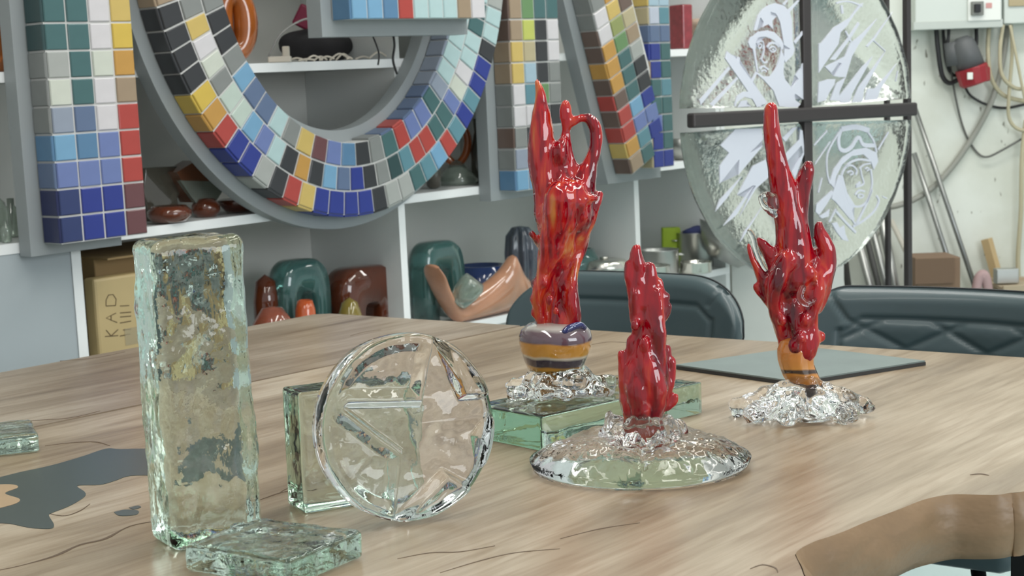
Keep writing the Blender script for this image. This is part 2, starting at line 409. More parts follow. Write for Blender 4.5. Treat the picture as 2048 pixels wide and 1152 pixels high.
# tall upright block
cf = on_z(345, 1110, TZ); R_ = V((0.84, 0.54, 0)).normalized(); L_ = V((-R_.y, R_.x, 0))
lw, lt, lh = 0.112, 0.078, 0.352
ctr = cf + R_*lw/2 + L_*lt/2
tall = rough_block('glass_block', lw, lt, lh, 0.013, glass_green, None, frame_at(ctr, R_, TZ+lh/2+0.0008) @ Matrix.Rotation(-0.012, 4, 'Y'), amp=0.0045, s=16, amp2=0.0016, s2=60, cuts=44, seed=3.3)
tag(tall, 'tall pale green cast glass block standing upright at the left front of the table', 'glass block')
# low block in front
a, b_, c_, d_ = on_z(345, 1078, 0.781), on_z(555, 1112, 0.781), on_z(770, 1065, 0.781), on_z(490, 1035, 0.781)
ctr = (a+b_+c_+d_)/4 + V((0.006, -0.008, 0)); dx = (b_-a)
low = rough_block('glass_block', 0.146, 0.128, 0.031, 0.006, glass_green, None, frame_at(ctr, dx, TZ+0.0165), amp=0.0022, s=26, amp2=0.0009, s2=90, cuts=36, seed=9.1)
tag(low, 'flat square green glass block lying at the foot of the tall upright block', 'glass block')
# block behind the star disc
cf = on_z(610, 1030, TZ); R_ = V((0.88, 0.48, 0)).normalized(); L_ = V((-R_.y, R_.x, 0))
bw, bt, bh = 0.158, 0.058, 0.150
ctr = cf + R_*bw/2 + L_*bt/2
blk3 = rough_block('glass_block', bw, bt, bh, 0.004, glass_green_side, None, frame_at(ctr, R_, TZ+bh/2+0.0008), amp=0.0015, s=16, amp2=0.0002, cuts=30, seed=5.7)
tag(blk3, 'smooth square green glass block standing behind the round star disc', 'glass block')
bb = bmesh.new(); rbb = random.Random(8)
for i in range(46):
    x_, y_ = 640+rbb.gauss(20, 22), 858+rbb.gauss(0, 22)
    if i > 38: x_, y_ = 640+rbb.gauss(8, 6), 912+rbb.gauss(0, 5)
    q = on_plane(x_, y_, cf, L_) + L_*rbb.uniform(-0.0005, 0.004)
    bmesh.ops.create_icosphere(bb, subdivisions=2, radius=rbb.uniform(0.0016, 0.0042), matrix=Matrix.Translation(q))
bo = from_bm('bubble_cluster', bb, glass_foot, None, None, smooth=True); bo.parent = blk3; bo.matrix_parent_inverse = blk3.matrix_local.inverted(); bo['kind'] = 'stuff'
# flat block under the tallest flame
cf = on_z(1085, 905, TZ); cr_ = on_z(1405, 828, TZ); R_ = (cr_-cf); bl = R_.length; R_.normalize(); L_ = V((-R_.y, R_.x, 0))
fh = 0.05; fwid = 0.15
ctr = cf + R_*bl/2 + L_*fwid/2
flat = rough_block('glass_block', bl, fwid, fh, 0.003, glass_green_side, None, frame_at(ctr, R_, TZ+fh/2+0.0008), amp=0.0008, s=18, amp2=0.0002, cuts=30, seed=2.2)
tag(flat, 'low wide green glass block lying under the tallest red flame sculpture', 'glass block')
# edge block on the far left
p0 = on_z(58, 910, TZ)
rb = rough_block('glass_block', 0.16, 0.13, 0.028, 0.006, glass_green, None, frame_at(p0 + V((-0.085, 0.045, 0)), (0.93, 0.36), TZ+0.0148), amp=0.002, s=30, amp2=0.0006, cuts=24, seed=7.7)
tag(rb, 'small flat clear glass block cut off by the left side of the photo', 'glass block')

# ------------------------------------------------------------------ round disc with the star
def star_disc():
    R = 0.1115; th = 0.040
    cb = on_z(838, 1050, TZ)
    x = V((0.90, 0.44, 0)).normalized(); lean = 0.10
    back = V((-x.y, x.x, 0)); z = (V((0, 0, 1))*math.cos(lean) + back*math.sin(lean)); n = x.cross(z)     # n towards camera
    org = cb + z*R + V((0, 0, 0.0045))
    mw = Matrix((x, z, n)).transposed().to_4x4(); mw.translation = org
    inv = mw.inverted()
    pxs = [(877, 676), (851, 812), (697, 816), (815, 904), (797, 1043), (895, 942), (975, 985), (958, 873), (1014, 793), (930, 800)]
    star = []
    for q in pxs:
        p = inv @ on_plane(q[0], q[1], org, n); star.append((p.x, p.y))
    def sd(px, py):
        d = 1e9; s = 1.0; n_ = len(star); j = n_-1
        for i in range(n_):
            ex, ey = star[j][0]-star[i][0], star[j][1]-star[i][1]; wx, wy = px-star[i][0], py-star[i][1]
            t = max(0, min(1, (wx*ex+wy*ey)/(ex*ex+ey*ey))); bx, by = wx-ex*t, wy-ey*t; d = min(d, bx*bx+by*by)
            c1, c2, c3 = py >= star[i][1], py < star[j][1], ex*wy > ey*wx
            if (c1 and c2 and c3) or (not c1 and not c2 and not c3): s = -s
            j = i
        return s*math.sqrt(d)
    bm = bmesh.new(); NA, NR = 300, 84
    def hgt(px, py, rr):
        d = sd(px, py)
        t = max(0, min(1, (d+0.002)/0.0085)); t = t*t*(3-2*t)*0.6+t*0.4
        h = -0.019*(1-t)                                     # star cut into the front
        e = max(0, (rr-0.955)/0.045); h -= 0.007*e*e
        pocket = max(0, min(1, (d-0.010)/0.012)); h -= 0.006*pocket*(1-min(1, max(0, (rr-0.80)/0.1)))
        return h + 0.0009*noise.noise(V((px*70, py*70, 1.3))) + (0.002*noise.noise(V((px*28, py*28, 4.1))))
    cF = bm.verts.new((0, 0, hgt(0, 0, 0))); rings = []
    for i in range(1, NR+1):
        rr = i/NR; ring = []
        for k in range(NA):
            a = 2*PI*k/NA; wob = 1+0.012*noise.noise(V((math.cos(a)*3, math.sin(a)*3, 0)))
            X, Y = R*rr*wob*math.cos(a), R*rr*wob*math.sin(a)
            ring.append(bm.verts.new((X, Y, hgt(X, Y, rr))))
        rings.append(ring)
    for k in range(NA): bm.faces.new((cF, rings[0][k], rings[0][(k+1) % NA]))
    for i in range(NR-1):
        for k in range(NA): bm.faces.new((rings[i][k], rings[i+1][k], rings[i+1][(k+1) % NA], rings[i][(k+1) % NA]))
    prev = rings[-1]
    for rr, dz in [(1.0, -0.012), (0.998, -0.022), (0.985, -th+0.003), (0.955, -th), (0.6, -th-0.0005)]:
        ring = []
        for k in range(NA):
            a = 2*PI*k/NA; wob = 1+0.012*noise.noise(V((math.cos(a)*3, math.sin(a)*3, 0)))
            ring.append(bm.verts.new((R*rr*wob*math.cos(a), R*rr*wob*math.sin(a), dz+0.0006*noise.noise(V((k*.12, dz*90, 0))))))
        for k in range(NA): bm.faces.new((prev[k], ring[k], ring[(k+1) % NA], prev[(k+1) % NA]))
        prev = ring
    cB = bm.verts.new((0, 0, -th))
    for k in range(NA): bm.faces.new((prev[k], cB, prev[(k+1) % NA]))
    o = from_bm('star_disc', bm, glass_clear, None, mw, smooth=True)
    tag(o, 'round clear glass disc with a five-pointed star standing on edge', 'glass disc')
star_disc()

# ------------------------------------------------------------------ red flame sculptures
def px2(p, Y, dz=0.0):
    """point in the upright plane at distance Y, moved dz metres further away"""
    return at_y(p[0], p[1], Y+dz)
def strands(bm, L, Y):
    k = Y/FPX
    for S in L:
        pts = [px2(q, Y, q[3] if len(q) > 3 else 0) for q in S]; rad = [max((q[2]*1.10+0.6)*k, 0.001) for q in S]
        N = 5; P = smooth_path(pts, N); Rr = []
        for i in range(len(rad)-1):
            for j in range(N): Rr.append(rad[i]*(1-j/N)+rad[i+1]*j/N)
        Rr.append(rad[-1])
        # round both ends
        d0 = (P[0]-P[1]).normalized(); d1 = (P[-1]-P[-2]).normalized()
        P = [P[0]+d0*Rr[0]*0.85, P[0]+d0*Rr[0]*0.5] + P + [P[-1]+d1*Rr[-1]*0.5, P[-1]+d1*Rr[-1]*0.85]
        Rr = [Rr[0]*0.4, Rr[0]*0.83] + Rr + [Rr[-1]*0.83, Rr[-1]*0.4]
        add_tube(bm, P, Rr, 12)
def body_strands(cols, n, seed, width=0.55, depth=0.022):
    """long ropes side by side filling an outline given as (y, xl, xr) rows"""
    rr = random.Random(seed); out = []
    for i in range(n):
        f0 = (i+0.5)/n; S = []
        for (y, xl, xr) in cols:
            f = f0 + 0.10*math.sin(y/38.0+i*1.9) ; f = max(0.12, min(0.88, f))
            hw = (xr-xl)/2; x = xl + (xr-xl)*f
            rad = min(hw*width, (x-xl), (xr-x)) ; rad = max(rad, hw*0.22)
            S.append((x, y, rad, depth*math.cos(2*PI*i/n + y/60.0)*(hw/50.0)))
        out.append(S)
    return out
def lumps(bm, L, Y):
    k = Y/FPX
    for (x, y, r, dz) in L:
        mm = Matrix.Translation(px2((x, y), Y, dz)) @ Matrix.Diagonal((1, 0.8, 1.35, 1))
        bmesh.ops.create_icosphere(bm, subdivisions=2, radius=r*k, matrix=mm)

# --- crumpled base builder
def crumpled_base(name, cx, cy, z, rx, ry, h, lobes, seed, parent, mt, neck=0.028, voxel=0.0035, amp=0.006):
    bm = bmesh.new(); rr = random.Random(seed)
    for i in range(lobes):
        a = 2*PI*i/lobes + rr.uniform(-0.15, 0.15); L = rr.uniform(0.86, 1.0)
        ex, ey = rx*L*math.cos(a), ry*L*math.sin(a)
        rad0 = h*0.40; rad1 = min(0.014, h*rr.uniform(0.20, 0.30))
        P = [V((cx, cy, z+h*0.6)), V((cx+ex*0.3, cy+ey*0.3, z+h*0.50)), V((cx+ex*0.65, cy+ey*0.65, z+h*0.30)), V((cx+ex*(1-rad1/rx), cy+ey*(1-rad1/rx), z+rad1))]
        add_tube(bm, smooth_path(P, 4), [rad0*(1-j/12.0)+rad1*(j/12.0) for j in range(13)], 12)
        for t in (0.35, 0.6, 0.8):
            mm = Matrix.Translation((cx+ex*t+rr.uniform(-.01, .01), cy+ey*t+rr.uniform(-.01, .01), z+h*(0.5-0.42*t)+0.004)) @ Matrix.Diagonal((1, 1, 0.7, 1))
            bmesh.ops.create_icosphere(bm, subdivisions=2, radius=h*rr.uniform(0.18, 0.28), matrix=mm)
    mm = Matrix.Translation((cx, cy, z+h*0.18)) @ Matrix.Diagonal((rx*0.72, ry*0.72, h*0.2, 1)); bmesh.ops.create_icosphere(bm, subdivisions=3, radius=1, matrix=mm)
    mm = Matrix.Translation((cx, cy, z+h*0.55)) @ Matrix.Diagonal((neck*1.5, neck*1.5, h*0.5, 1)); bmesh.ops.create_icosphere(bm, subdivisions=3, radius=1, matrix=mm)
    def dsp(p): return amp*(nz(p, 55, seed)) + amp*0.6*abs(nz(p, 95, seed+3)) - amp*0.2
    o = fuse(name, bm, voxel, mt, parent, (cx, cy, z) if parent is None else (0, 0, 0), 3, dsp)
    for v in o.data.vertices:
        if v.co.z < z+0.0008: v.co.z = z+0.0008
    return o

# ---- flame 1 on the low block
YF1 = on_z(1120, 787, TZ+0.052).y
s1_root = thing('flame_sculpture', 'tallest red and amber glass flame with a looped tip on a striped glass ball', 'sculpture', (0, 0, 0))
bm = bmesh.new()
L1 = [[(1073, 162, 3), (1080, 182, 8), (1082, 205, 12), (1082, 228, 17), (1083, 262, 22), (1082, 300, 24), (1084, 343, 22), (1090, 380, 22), (1092, 430, 22)],
      [(1131, 206, 7), (1131, 220, 11), (1131, 238, 11), (1129, 258, 6), (1127, 276, 8), (1121, 302, 14, -.01), (1121, 330, 20), (1124, 360, 26), (1130, 392, 34)],
      [(1130, 262, 7), (1136, 250, 8), (1146, 243, 8), (1160, 237, 7), (1176, 237, 9), (1189, 250, 11), (1193, 270, 11), (1190, 298, 11), (1182, 324, 14), (1173, 349, 20), (1163, 373, 27), (1154, 399, 33)],
      [(1134, 256, 5), (1137, 285, 5), (1141, 310, 6), (1147, 335, 9), (1152, 360, 16)],
      [(1201, 386, 5), (1195, 398, 10), (1184, 411, 15), (1172, 428, 22), (1160, 450, 24)],
      [(1064, 467, 6, -.01), (1070, 476, 5, -.01), (1078, 486, 7), (1090, 500, 10)],
      [(1110, 380, 12, -.03), (1128, 392, 9, -.035), (1150, 398, 9, -.035), (1172, 398, 8, -.03), (1190, 396, 7, -.02)]]
rows1 = [(395, 1068, 1196), (430, 1072, 1194), (460, 1078, 1180), (495, 1079, 1172), (530, 1076, 1160), (560, 1072, 1154), (595, 1064, 1156), (625, 1068, 1160), (650, 1074, 1160), (664, 1080, 1152)]
strands(bm, L1 + body_strands(rows1, 7, 4), YF1)
lumps(bm, [(1070, 568, 9, -.01), (1066, 598, 9, -.015), (1070, 625, 9, -.01), (1090, 566, 8, -.03), (1122, 428, 20, -.03), (1140, 450, 13, -.035), (1165, 430, 12, -.03), (1100, 600, 9, -.032), (1112, 622, 8, -.034)], YF1)
f1 = fuse('flame', bm, 0.0028, flame_a, s1_root, px2((1115, 660), YF1), 3, lambda p: 0.0010*nz(p, 60, 2) + 0.0012*noise.noise(V((p.x*120, p.y*120, p.z*25))))
def stripe_material(name, bands, z0, z1, wob=0.12, tr=0.15):
    M = bpy.data.materials.new(name); M.use_nodes = True; nt = M.node_tree; b = nt.nodes['Principled BSDF']
    tc = nt.nodes.new('ShaderNodeTexCoord'); n = nt.nodes.new('ShaderNodeTexNoise'); n.inputs['Scale'].default_value = 22; n.inputs['Detail'].default_value = 1
    nt.links.new(tc.outputs['Object'], n.inputs['Vector'])
    sx = nt.nodes.new('ShaderNodeSeparateXYZ'); nt.links.new(tc.outputs['Object'], sx.inputs[0])
    mr = nt.nodes.new('ShaderNodeMapRange'); mr.inputs[1].default_value = z0; mr.inputs[2].default_value = z1
    nt.links.new(sx.outputs[2], mr.inputs[0])
    ma = nt.nodes.new('ShaderNodeMath'); ma.operation = 'MULTIPLY_ADD'; ma.inputs[1].default_value = wob; nt.links.new(n.outputs['Fac'], ma.inputs[0]); nt.links.new(mr.outputs[0], ma.inputs[2])
    mb = nt.nodes.new('ShaderNodeMath'); mb.operation = 'SUBTRACT'; mb.inputs[1].default_value = wob*0.5; nt.links.new(ma.outputs[0], mb.inputs[0])
    r = ramp(nt, bands); nt.links.new(mb.outputs[0], r.inputs[0]); nt.links.new(r.outputs[0], b.inputs['Base Color'])
    b.inputs['Roughness'].default_value = 0.06; b.inputs['Transmission Weight'].default_value = tr; b.inputs['Coat Weight'].default_value = 1; b.inputs['IOR'].default_value = 1.45
    return M
bands = [(0.0, (196, 138, 44)), (0.13, (204, 146, 50)), (0.17, (70, 56, 66)), (0.30, (62, 50, 66)), (0.35, (205, 196, 178)), (0.40, (206, 148, 56)), (0.62, (196, 136, 52)), (0.66, (96, 76, 88)), (0.86, (110, 88, 96)), (0.93, (190, 184, 176))]
kf = YF1/FPX; bc = px2((1111, 742), YF1); hb = 100*kf
bm = lathe_bm([(0.0001, 0), (50*kf, 0), (55*kf, 0.03*hb), (62*kf, 0.2*hb), (70*kf, 0.42*hb), (74*kf, 0.6*hb), (74*kf, 0.72*hb), (70*kf, 0.84*hb), (58*kf, 0.95*hb), (40*kf, 1.0*hb), (0.0001, 1.02*hb)], 48)
for v in bm.verts: v.co += v.co.normalized()*0.0016*nz(v.co, 30, 1)
ball = from_bm('striped_ball', bm, stripe_material('striped_glass', bands, 0, hb), s1_root, Matrix.Translation(bc) @ Matrix.Rotation(0.03, 4, 'Y'), smooth=True)
ball['label'] = 'amber and dark purple striped glass ball'
bm = bmesh.new()
strands(bm, [[(1128, 664, 5, -.045), (1140, 656, 7, -.04), (1160, 650, 6, -.03), (1170, 656, 4, -.02)]], YF1)
fuse('collar', bm, 0.002, mat('blue_glass', (34, 48, 112), 0.05, trans=0.3, coat=1), s1_root, px2((1140, 660), YF1), 2)
cb = on_z(1122, 790, TZ+0.052)
b1 = crumpled_base('crumpled_base', cb.x, cb.y, TZ+0.0515, 0.098, 0.066, 0.046, 9, 5, s1_root, glass_crumple, neck=0.036, amp=0.0045)

# ---- flame 2, front
YF2 = on_z(1282, 930, TZ).y
s2_root = thing('flame_sculpture', 'shortest deep red glass flame, on a wide clear lobed glass foot', 'sculpture', (0, 0, 0))
bm = bmesh.new()
L2 = [[(1272, 496, 8), (1273, 512, 12), (1275, 535, 13), (1279, 570, 14), (1282, 610, 16)],
      [(1257, 530, 8), (1260, 548, 10), (1267, 578, 13), (1272, 610, 14), (1276, 640, 15)],
      [(1300, 532, 9), (1301, 550, 11), (1301, 580, 14), (1300, 615, 17), (1298, 645, 18)],
      [(1332, 592, 8), (1327, 605, 9), (1318, 625, 12), (1312, 650, 14)],
      [(1338, 612, 6), (1334, 628, 6), (1322, 640, 9)],
      [(1262, 676, 6), (1262, 700, 9), (1264, 740, 12), (1266, 780, 12)],
      [(1243, 706, 6), (1245, 727, 9), (1249, 760, 12), (1254, 800, 14), (1258, 824, 12)],
      [(1335, 694, 6), (1330, 720, 10), (1322, 760, 14)],
      [(1344, 720, 7), (1343, 744, 8), (1334, 772, 13), (1322, 805, 16)],
      [(1351, 792, 6), (1345, 806, 7), (1332, 812, 10)],
      [(1318, 560, 5), (1322, 572, 7), (1318, 600, 9)]]
rows2 = [(585, 1262, 1322), (620, 1264, 1328), (665, 1264, 1332), (700, 1258, 1330), (740, 1250, 1334), (780, 1246, 1338), (822, 1246, 1330)]
strands(bm, L2 + body_strands(rows2, 6, 9, depth=0.018), YF2)
lumps(bm, [(1290, 690, 12, -.02), (1306, 740, 12, -.022), (1320, 760, 10, -.02), (1270, 650, 9, -.015), (1310, 790, 10, -.02), (1300, 806, 8, -.02)], YF2)
fuse('flame', bm, 0.0024, flame_b, s2_root, px2((1290, 830), YF2), 3, lambda p: 0.0014*nz(p, 70, 5) + 0.001*noise.noise(V((p.x*130, p.y*130, p.z*25))))
bm = bmesh.new()
strands(bm, [[(1258, 822, 12), (1262, 848, 12), (1268, 872, 8)], [(1285, 820, 15), (1285, 850, 15), (1286, 874, 10)], [(1308, 822, 12), (1306, 848, 12), (1300, 872, 8)], [(1286, 872, 8), (1287, 888, 4), (1288, 905, 2.5)]], YF2)
fuse('core', bm, 0.0025, mat('orange_glass', (198, 70, 40), 0.08, trans=0.15, coat=1, var=0.35, vscale=90), s2_root, px2((1285, 850), YF2), 2)['label'] = 'orange-red core inside the clear collar'
cb = on_z(1280, 930, TZ)
def lobed_foot(cx, cy, R, h):
    bm = bmesh.new(); NA, NR = 220, 46
    def H(r, a):
        lob = abs(math.sin(1.5*(a+PI/2+0.05)))**0.35
        pr = h*(1-(max(0, (r-0.45))/0.55)**2.0)**0.5 if r > 0.45 else h
        v = pr*(0.5+0.5*lob)
        v += 0.036*math.exp(-(r/0.22)**2)                      # rises to the collar
        v += 0.0035*noise.noise(V((r*math.cos(a)*9, r*math.sin(a)*9, 0)))*(r < 0.97)
        v += 0.003*abs(noise.noise(V((r*math.cos(a)*22, r*math.sin(a)*22, 3))))*(0.15 < r < 0.8)
        return v
    c = bm.verts.new((0, 0, H(0, 0))); rings = []
    for i in range(1, NR+1):
        r = (i/NR); ring = []
        for k in range(NA):
            a = 2*PI*k/NA; sc_ = R*(1-0.035*(1-abs(math.sin(1.5*(a+PI/2+0.05)))**0.4))
            zz = max(H(r, a) if i < NR else h*0.28, 0.001)
            ring.append(bm.verts.new((sc_*r*math.cos(a), sc_*r*math.sin(a), zz)))
        rings.append(ring)
    for k in range(NA): bm.faces.new((c, rings[0][k], rings[0][(k+1) % NA]))
    for i in range(NR-1):
        for k in range(NA): bm.faces.new((rings[i][k], rings[i+1][k], rings[i+1][(k+1) % NA], rings[i][(k+1) % NA]))
    low_ = [bm.verts.new((v.co.x*0.97, v.co.y*0.97, 0)) for v in rings[-1]]
    for k in range(NA): bm.faces.new((rings[-1][k], low_[k], low_[(k+1) % NA], rings[-1][(k+1) % NA]))
    bm.faces.new(low_)
    return from_bm('lobed_foot', bm, glass_foot, s2_root, Matrix.Translation((cx, cy, TZ+0.001)), smooth=True)
lobed_foot(cb.x, cb.y, 0.149, 0.040)
bm = bmesh.new(); rr = random.Random(4)
ccol = px2((1285, 856), YF2)
for i in range(16):
    a = 2*PI*i/16; q = ccol + V((0.040*math.cos(a), 0.034*math.sin(a), rr.uniform(-0.008, 0.014)))
    add_tube(bm, [q+V((0, 0, -0.026)), q, q+V((rr.uniform(-.004, .008)*math.cos(a), 0, 0.014))], [0.012, 0.0115, 0.006], 10)
for i in range(10):
    a = 2*PI*i/10; q = ccol + V((0.048*math.cos(a), 0.042*math.sin(a), rr.uniform(-0.02, 0.0)))
    bmesh.ops.create_icosphere(bm, subdivisions=2, radius=rr.uniform(0.009, 0.014), matrix=Matrix.Translation(q))
mm = Matrix.Translation(ccol+V((0, 0, -0.014))) @ Matrix.Diagonal((0.042, 0.036, 0.02, 1)); bmesh.ops.create_icosphere(bm, subdivisions=3, radius=1, matrix=mm)
fuse('collar', bm, 0.0028, glass_crumple, s2_root, ccol, 3, lambda p: 0.004*nz(p, 70, 8))

# ---- flame 3, right
YF3 = on_z(1603, 832, TZ).y
s3_root = thing('flame_sculpture', 'branching red glass flame with amber neck beside the dark slate tile', 'sculpture', (0, 0, 0))
bm = bmesh.new()
L3 = [[(1542, 216, 12), (1542, 232, 14), (1544, 262, 15), (1549, 295, 17), (1555, 328, 19), (1562, 355, 22), (1568, 384, 25), (1573, 417, 26), (1582, 450, 29), (1585, 483, 31), (1590, 515, 32), (1588, 560, 34)],
      [(1618, 330, 9), (1615, 340, 13), (1610, 358, 15), (1606, 380, 14), (1602, 411, 14), (1600, 444, 14), (1604, 480, 16), (1610, 520, 20)],
      [(1638, 448, 7), (1639, 460, 10), (1645, 480, 14), (1654, 503, 16), (1653, 528, 18), (1643, 550, 24), (1625, 580, 28)],
      [(1497, 490, 4), (1503, 512, 5), (1513, 535, 7), (1526, 556, 11), (1545, 585, 18)],
      [(1517, 478, 4), (1524, 487, 8), (1534, 500, 12), (1546, 517, 15), (1556, 540, 18), (1565, 570, 22)],
      [(1512, 572, 6), (1518, 583, 6), (1530, 594, 9), (1546, 606, 14), (1562, 622, 18)],
      [(1658, 530, 8), (1655, 560, 9), (1648, 590, 9), (1632, 615, 14)]]
rows3 = [(520, 1556, 1650), (555, 1538, 1652), (590, 1534, 1648), (625, 1540, 1636), (655, 1550, 1636), (685, 1557, 1638), (705, 1558, 1630), (716, 1566, 1616)]
strands(bm, L3 + body_strands(rows3, 7, 14, depth=0.02), YF3)
lumps(bm, [(1643, 673, 9, -.01), (1590, 690, 14, -.025), (1612, 640, 12, -.025), (1565, 640, 10, -.02), (1618, 546, 13, -.02), (1600, 676, 9, -.03)], YF3)
fuse('flame', bm, 0.0026, flame_c, s3_root, px2((1595, 715), YF3), 3, lambda p: 0.0010*nz(p, 60, 7) + 0.0012*noise.noise(V((p.x*120, p.y*120, p.z*25))))
bm = bmesh.new()
strands(bm, [[(1499, 462, 5), (1507, 476, 5), (1512, 500, 4), (1524, 528, 4), (1540, 552, 5)],
             [(1522, 392, 3, -.01), (1530, 388, 4, -.01), (1540, 388, 4, -.02)], [(1521, 394, 4, -.01), (1526, 408, 5, -.01), (1540, 422, 7, -.018), (1550, 430, 6, -.02)], [(1546, 396, 10, -.012), (1548, 412, 10, -.014)],
             [(1606, 575, 6, -.03), (1600, 592, 6, -.034), (1610, 606, 6, -.034), (1626, 604, 5, -.03), (1634, 588, 5, -.024), (1630, 566, 5, -.022)]], YF3)
cd_ = fuse('clear_drips', bm, 0.002, glass_crumple, s3_root, px2((1540, 500), YF3), 2); cd_['label'] = 'clear glass drips over the red'
bm = bmesh.new()
strands(bm, [[(1592, 700, 35), (1592, 715, 34), (1596, 735, 31), (1606, 755, 28), (1616, 772, 26)], [(1572, 700, 14), (1574, 730, 14), (1578, 752, 10)]], YF3)
nb3 = [(0.0, (50, 40, 56)), (0.16, (60, 40, 30)), (0.20, (206, 132, 46)), (0.46, (212, 140, 52)), (0.50, (60, 42, 30)), (0.56, (64, 44, 34)), (0.60, (210, 142, 64)), (0.9, (206, 130, 60))]
nk = fuse('neck', bm, 0.0024, stripe_material('amber_striped_glass', nb3, 0.0, 0.062, 0.30, 0.1), s3_root, px2((1596, 784), YF3), 2); nk['label'] = 'amber neck with dark stripes'
cb = on_z(1604, 836, TZ)
b3 = crumpled_base('crumpled_base', cb.x, cb.y, TZ, 0.122, 0.088, 0.064, 7, 11, s3_root, glass_crumple, neck=0.026, amp=0.005)

# ------------------------------------------------------------------ slate tile on the table
q = [on_z(1352, 730, TZ+0.008), on_z(1590, 763, TZ+0.008), on_z(1850, 722, TZ+0.008)]; q.append(q[0]+q[2]-q[1])
bm = prism_bm([(p.x, p.y) for p in q], TZ+0.0006, TZ+0.009)
slate_m = mat('slate', (112, 124, 122), 0.4, var=0.16, vscale=14, bump=[((60, 60, 60), 0.15, 0.001)])
sl_ = thing('slate_tile', 'flat dark grey-green square slate tile lying on the table', 'tile')
from_bm('top_sheet', bm, slate_m, sl_)
bm = prism_bm([((p.x-.4)*1.004+.4, (p.y-2.87)*1.004+2.87) for p in q], TZ+0.0003, TZ+0.0065)
from_bm('rubber_edge', bm, mat('dark_edge', (46, 46, 46), 0.6), sl_)

# ------------------------------------------------------------------ shelving (its own slightly tilted frame: u along, v up, w out)
TL = math.radians(1.0)
U = HD*math.cos(TL) + V((0, 0, math.sin(TL))); VV = -HD*math.sin(TL) + V((0, 0, math.cos(TL)))
SM = Matrix((U, VV, SN)).transposed().to_4x4(); SM.translation = SA
SI = SM.inverted()
def suv(x, y, w_=0.0):
    p = SI @ on_plane(x, y, SA + SN*w_, SN); return V((p.x, p.y))
U1 = suv(1459, 560)[0] + 0.013
def sl3(u, v, w_): return V((u, v, w_))
board = mat('white_board', (222, 225, 224), 0.45); board_in = mat('grey_board', (212, 213, 208), 0.6, var=0.04, vscale=2)
edge_m = mat('white_edge', (238, 240, 240), 0.35)
shelving = thing('shelving', 'white open shelving full of glassware behind the mosaic letters', 'shelving', mw=SM)
MAINV = 0.012; TOPV = suv(486, 146)[1]; LOWV = -0.388; BOT = -0.86; U0 = -1.35; U1 = 2.86; DEP = 0.40
def sbox(name, u0, u1, v0, v1, w0, w1, mt, parent=shelving, bev=0.0):
    return box(name, ((u0+u1)/2, (v0+v1)/2, (w0+w1)/2), (u1-u0, v1-v0, w1-w0), mt, parent, bev)
sbox('back_panel', U0, U1, BOT, 1.25, -DEP-0.012, -DEP, board_in)
for vv in (MAINV, TOPV, TOPV+0.42, LOWV-0.024, -0.80):
    sbox('shelf_board', U0, U1, vv, vv+0.024, -DEP, 0.0, board)
    sbox('edge_strip', U0, U1, vv-0.0005, vv+0.0245, 0.0, 0.0015, edge_m)
for uu in (U0, suv(158, 600)[0], suv(806, 500)[0], suv(1272, 400)[0]):
    sbox('divider', uu-0.013, uu+0.013, BOT, MAINV-0.0005, -DEP+0.001, 0.001, board)
    sbox('edge_strip', uu-0.0135, uu+0.0135, BOT, MAINV-0.001, 0.001, 0.003, edge_m)
for uu in (U0, 0.02, suv(792, 100)[0], suv(1130, 60)[0]-.1, suv(1430, 60)[0], U1-0.02):
    sbox('divider', uu-0.012, uu+0.012, MAINV+0.0245, TOPV-0.001, -DEP+0.001, 0.0005, board)
    sbox('divider', uu-0.012, uu+0.012, TOPV+0.0245, TOPV+0.419, -DEP+0.001, 0.0005, board)
sbox('divider', U1-0.026, U1, BOT, MAINV-0.001, -DEP+0.001, 0.001, board)
u_d = suv(158, 600)[0]
dm = mat('grey_door', (170, 178, 182), 0.22, var=0.05, vscale=2)
sbox('door_panel', U0+0.02, u_d-0.014, BOT, MAINV-0.001, -0.017, -0.0005, dm)

# ------------------------------------------------------------------ mosaic letters
PAL = dict(dt=(44, 76, 78), te=(64, 108, 110), wh=(214, 210, 214), ow=(206, 212, 198), ye=(214, 182, 92), yy=(222, 186, 66), og=(206, 150, 62), gy=(134, 138, 136), lg=(168, 172, 168), pg=(190, 208, 196),
           tn=(164, 140, 112), re=(190, 62, 54), sb=(110, 166, 206), lb=(144, 156, 176), sl=(92, 114, 152), pw=(104, 124, 186), st=(82, 130, 172), nv=(28, 38, 92), bl=(36, 54, 152), db=(44, 60, 116), ma=(112, 66, 70),
           bk=(52, 54, 58), pc=(176, 208, 210), tb=(88, 142, 158), gr=(104, 148, 92), yg=(196, 204, 88), be=(188, 174, 134), br=(112, 90, 80), lv=(188, 196, 214), pb=(160, 190, 208), ol=(150, 160, 90))
def mute(c):
    g_ = sum(c)/3; return tuple((v*0.84+g_*0.16)*0.93+2 for v in c)
def tm(code):
    m_ = mat('tile_'+code, mute(PAL[code]), 0.32, var=0.07, vscale=25); return m_
grout = mat('grey_grout', (206, 206, 204), 0.8); plate_m = mat('grey_painted_plate', (150, 156, 158), 0.5, var=0.04, vscale=3)
TH = 0.0045
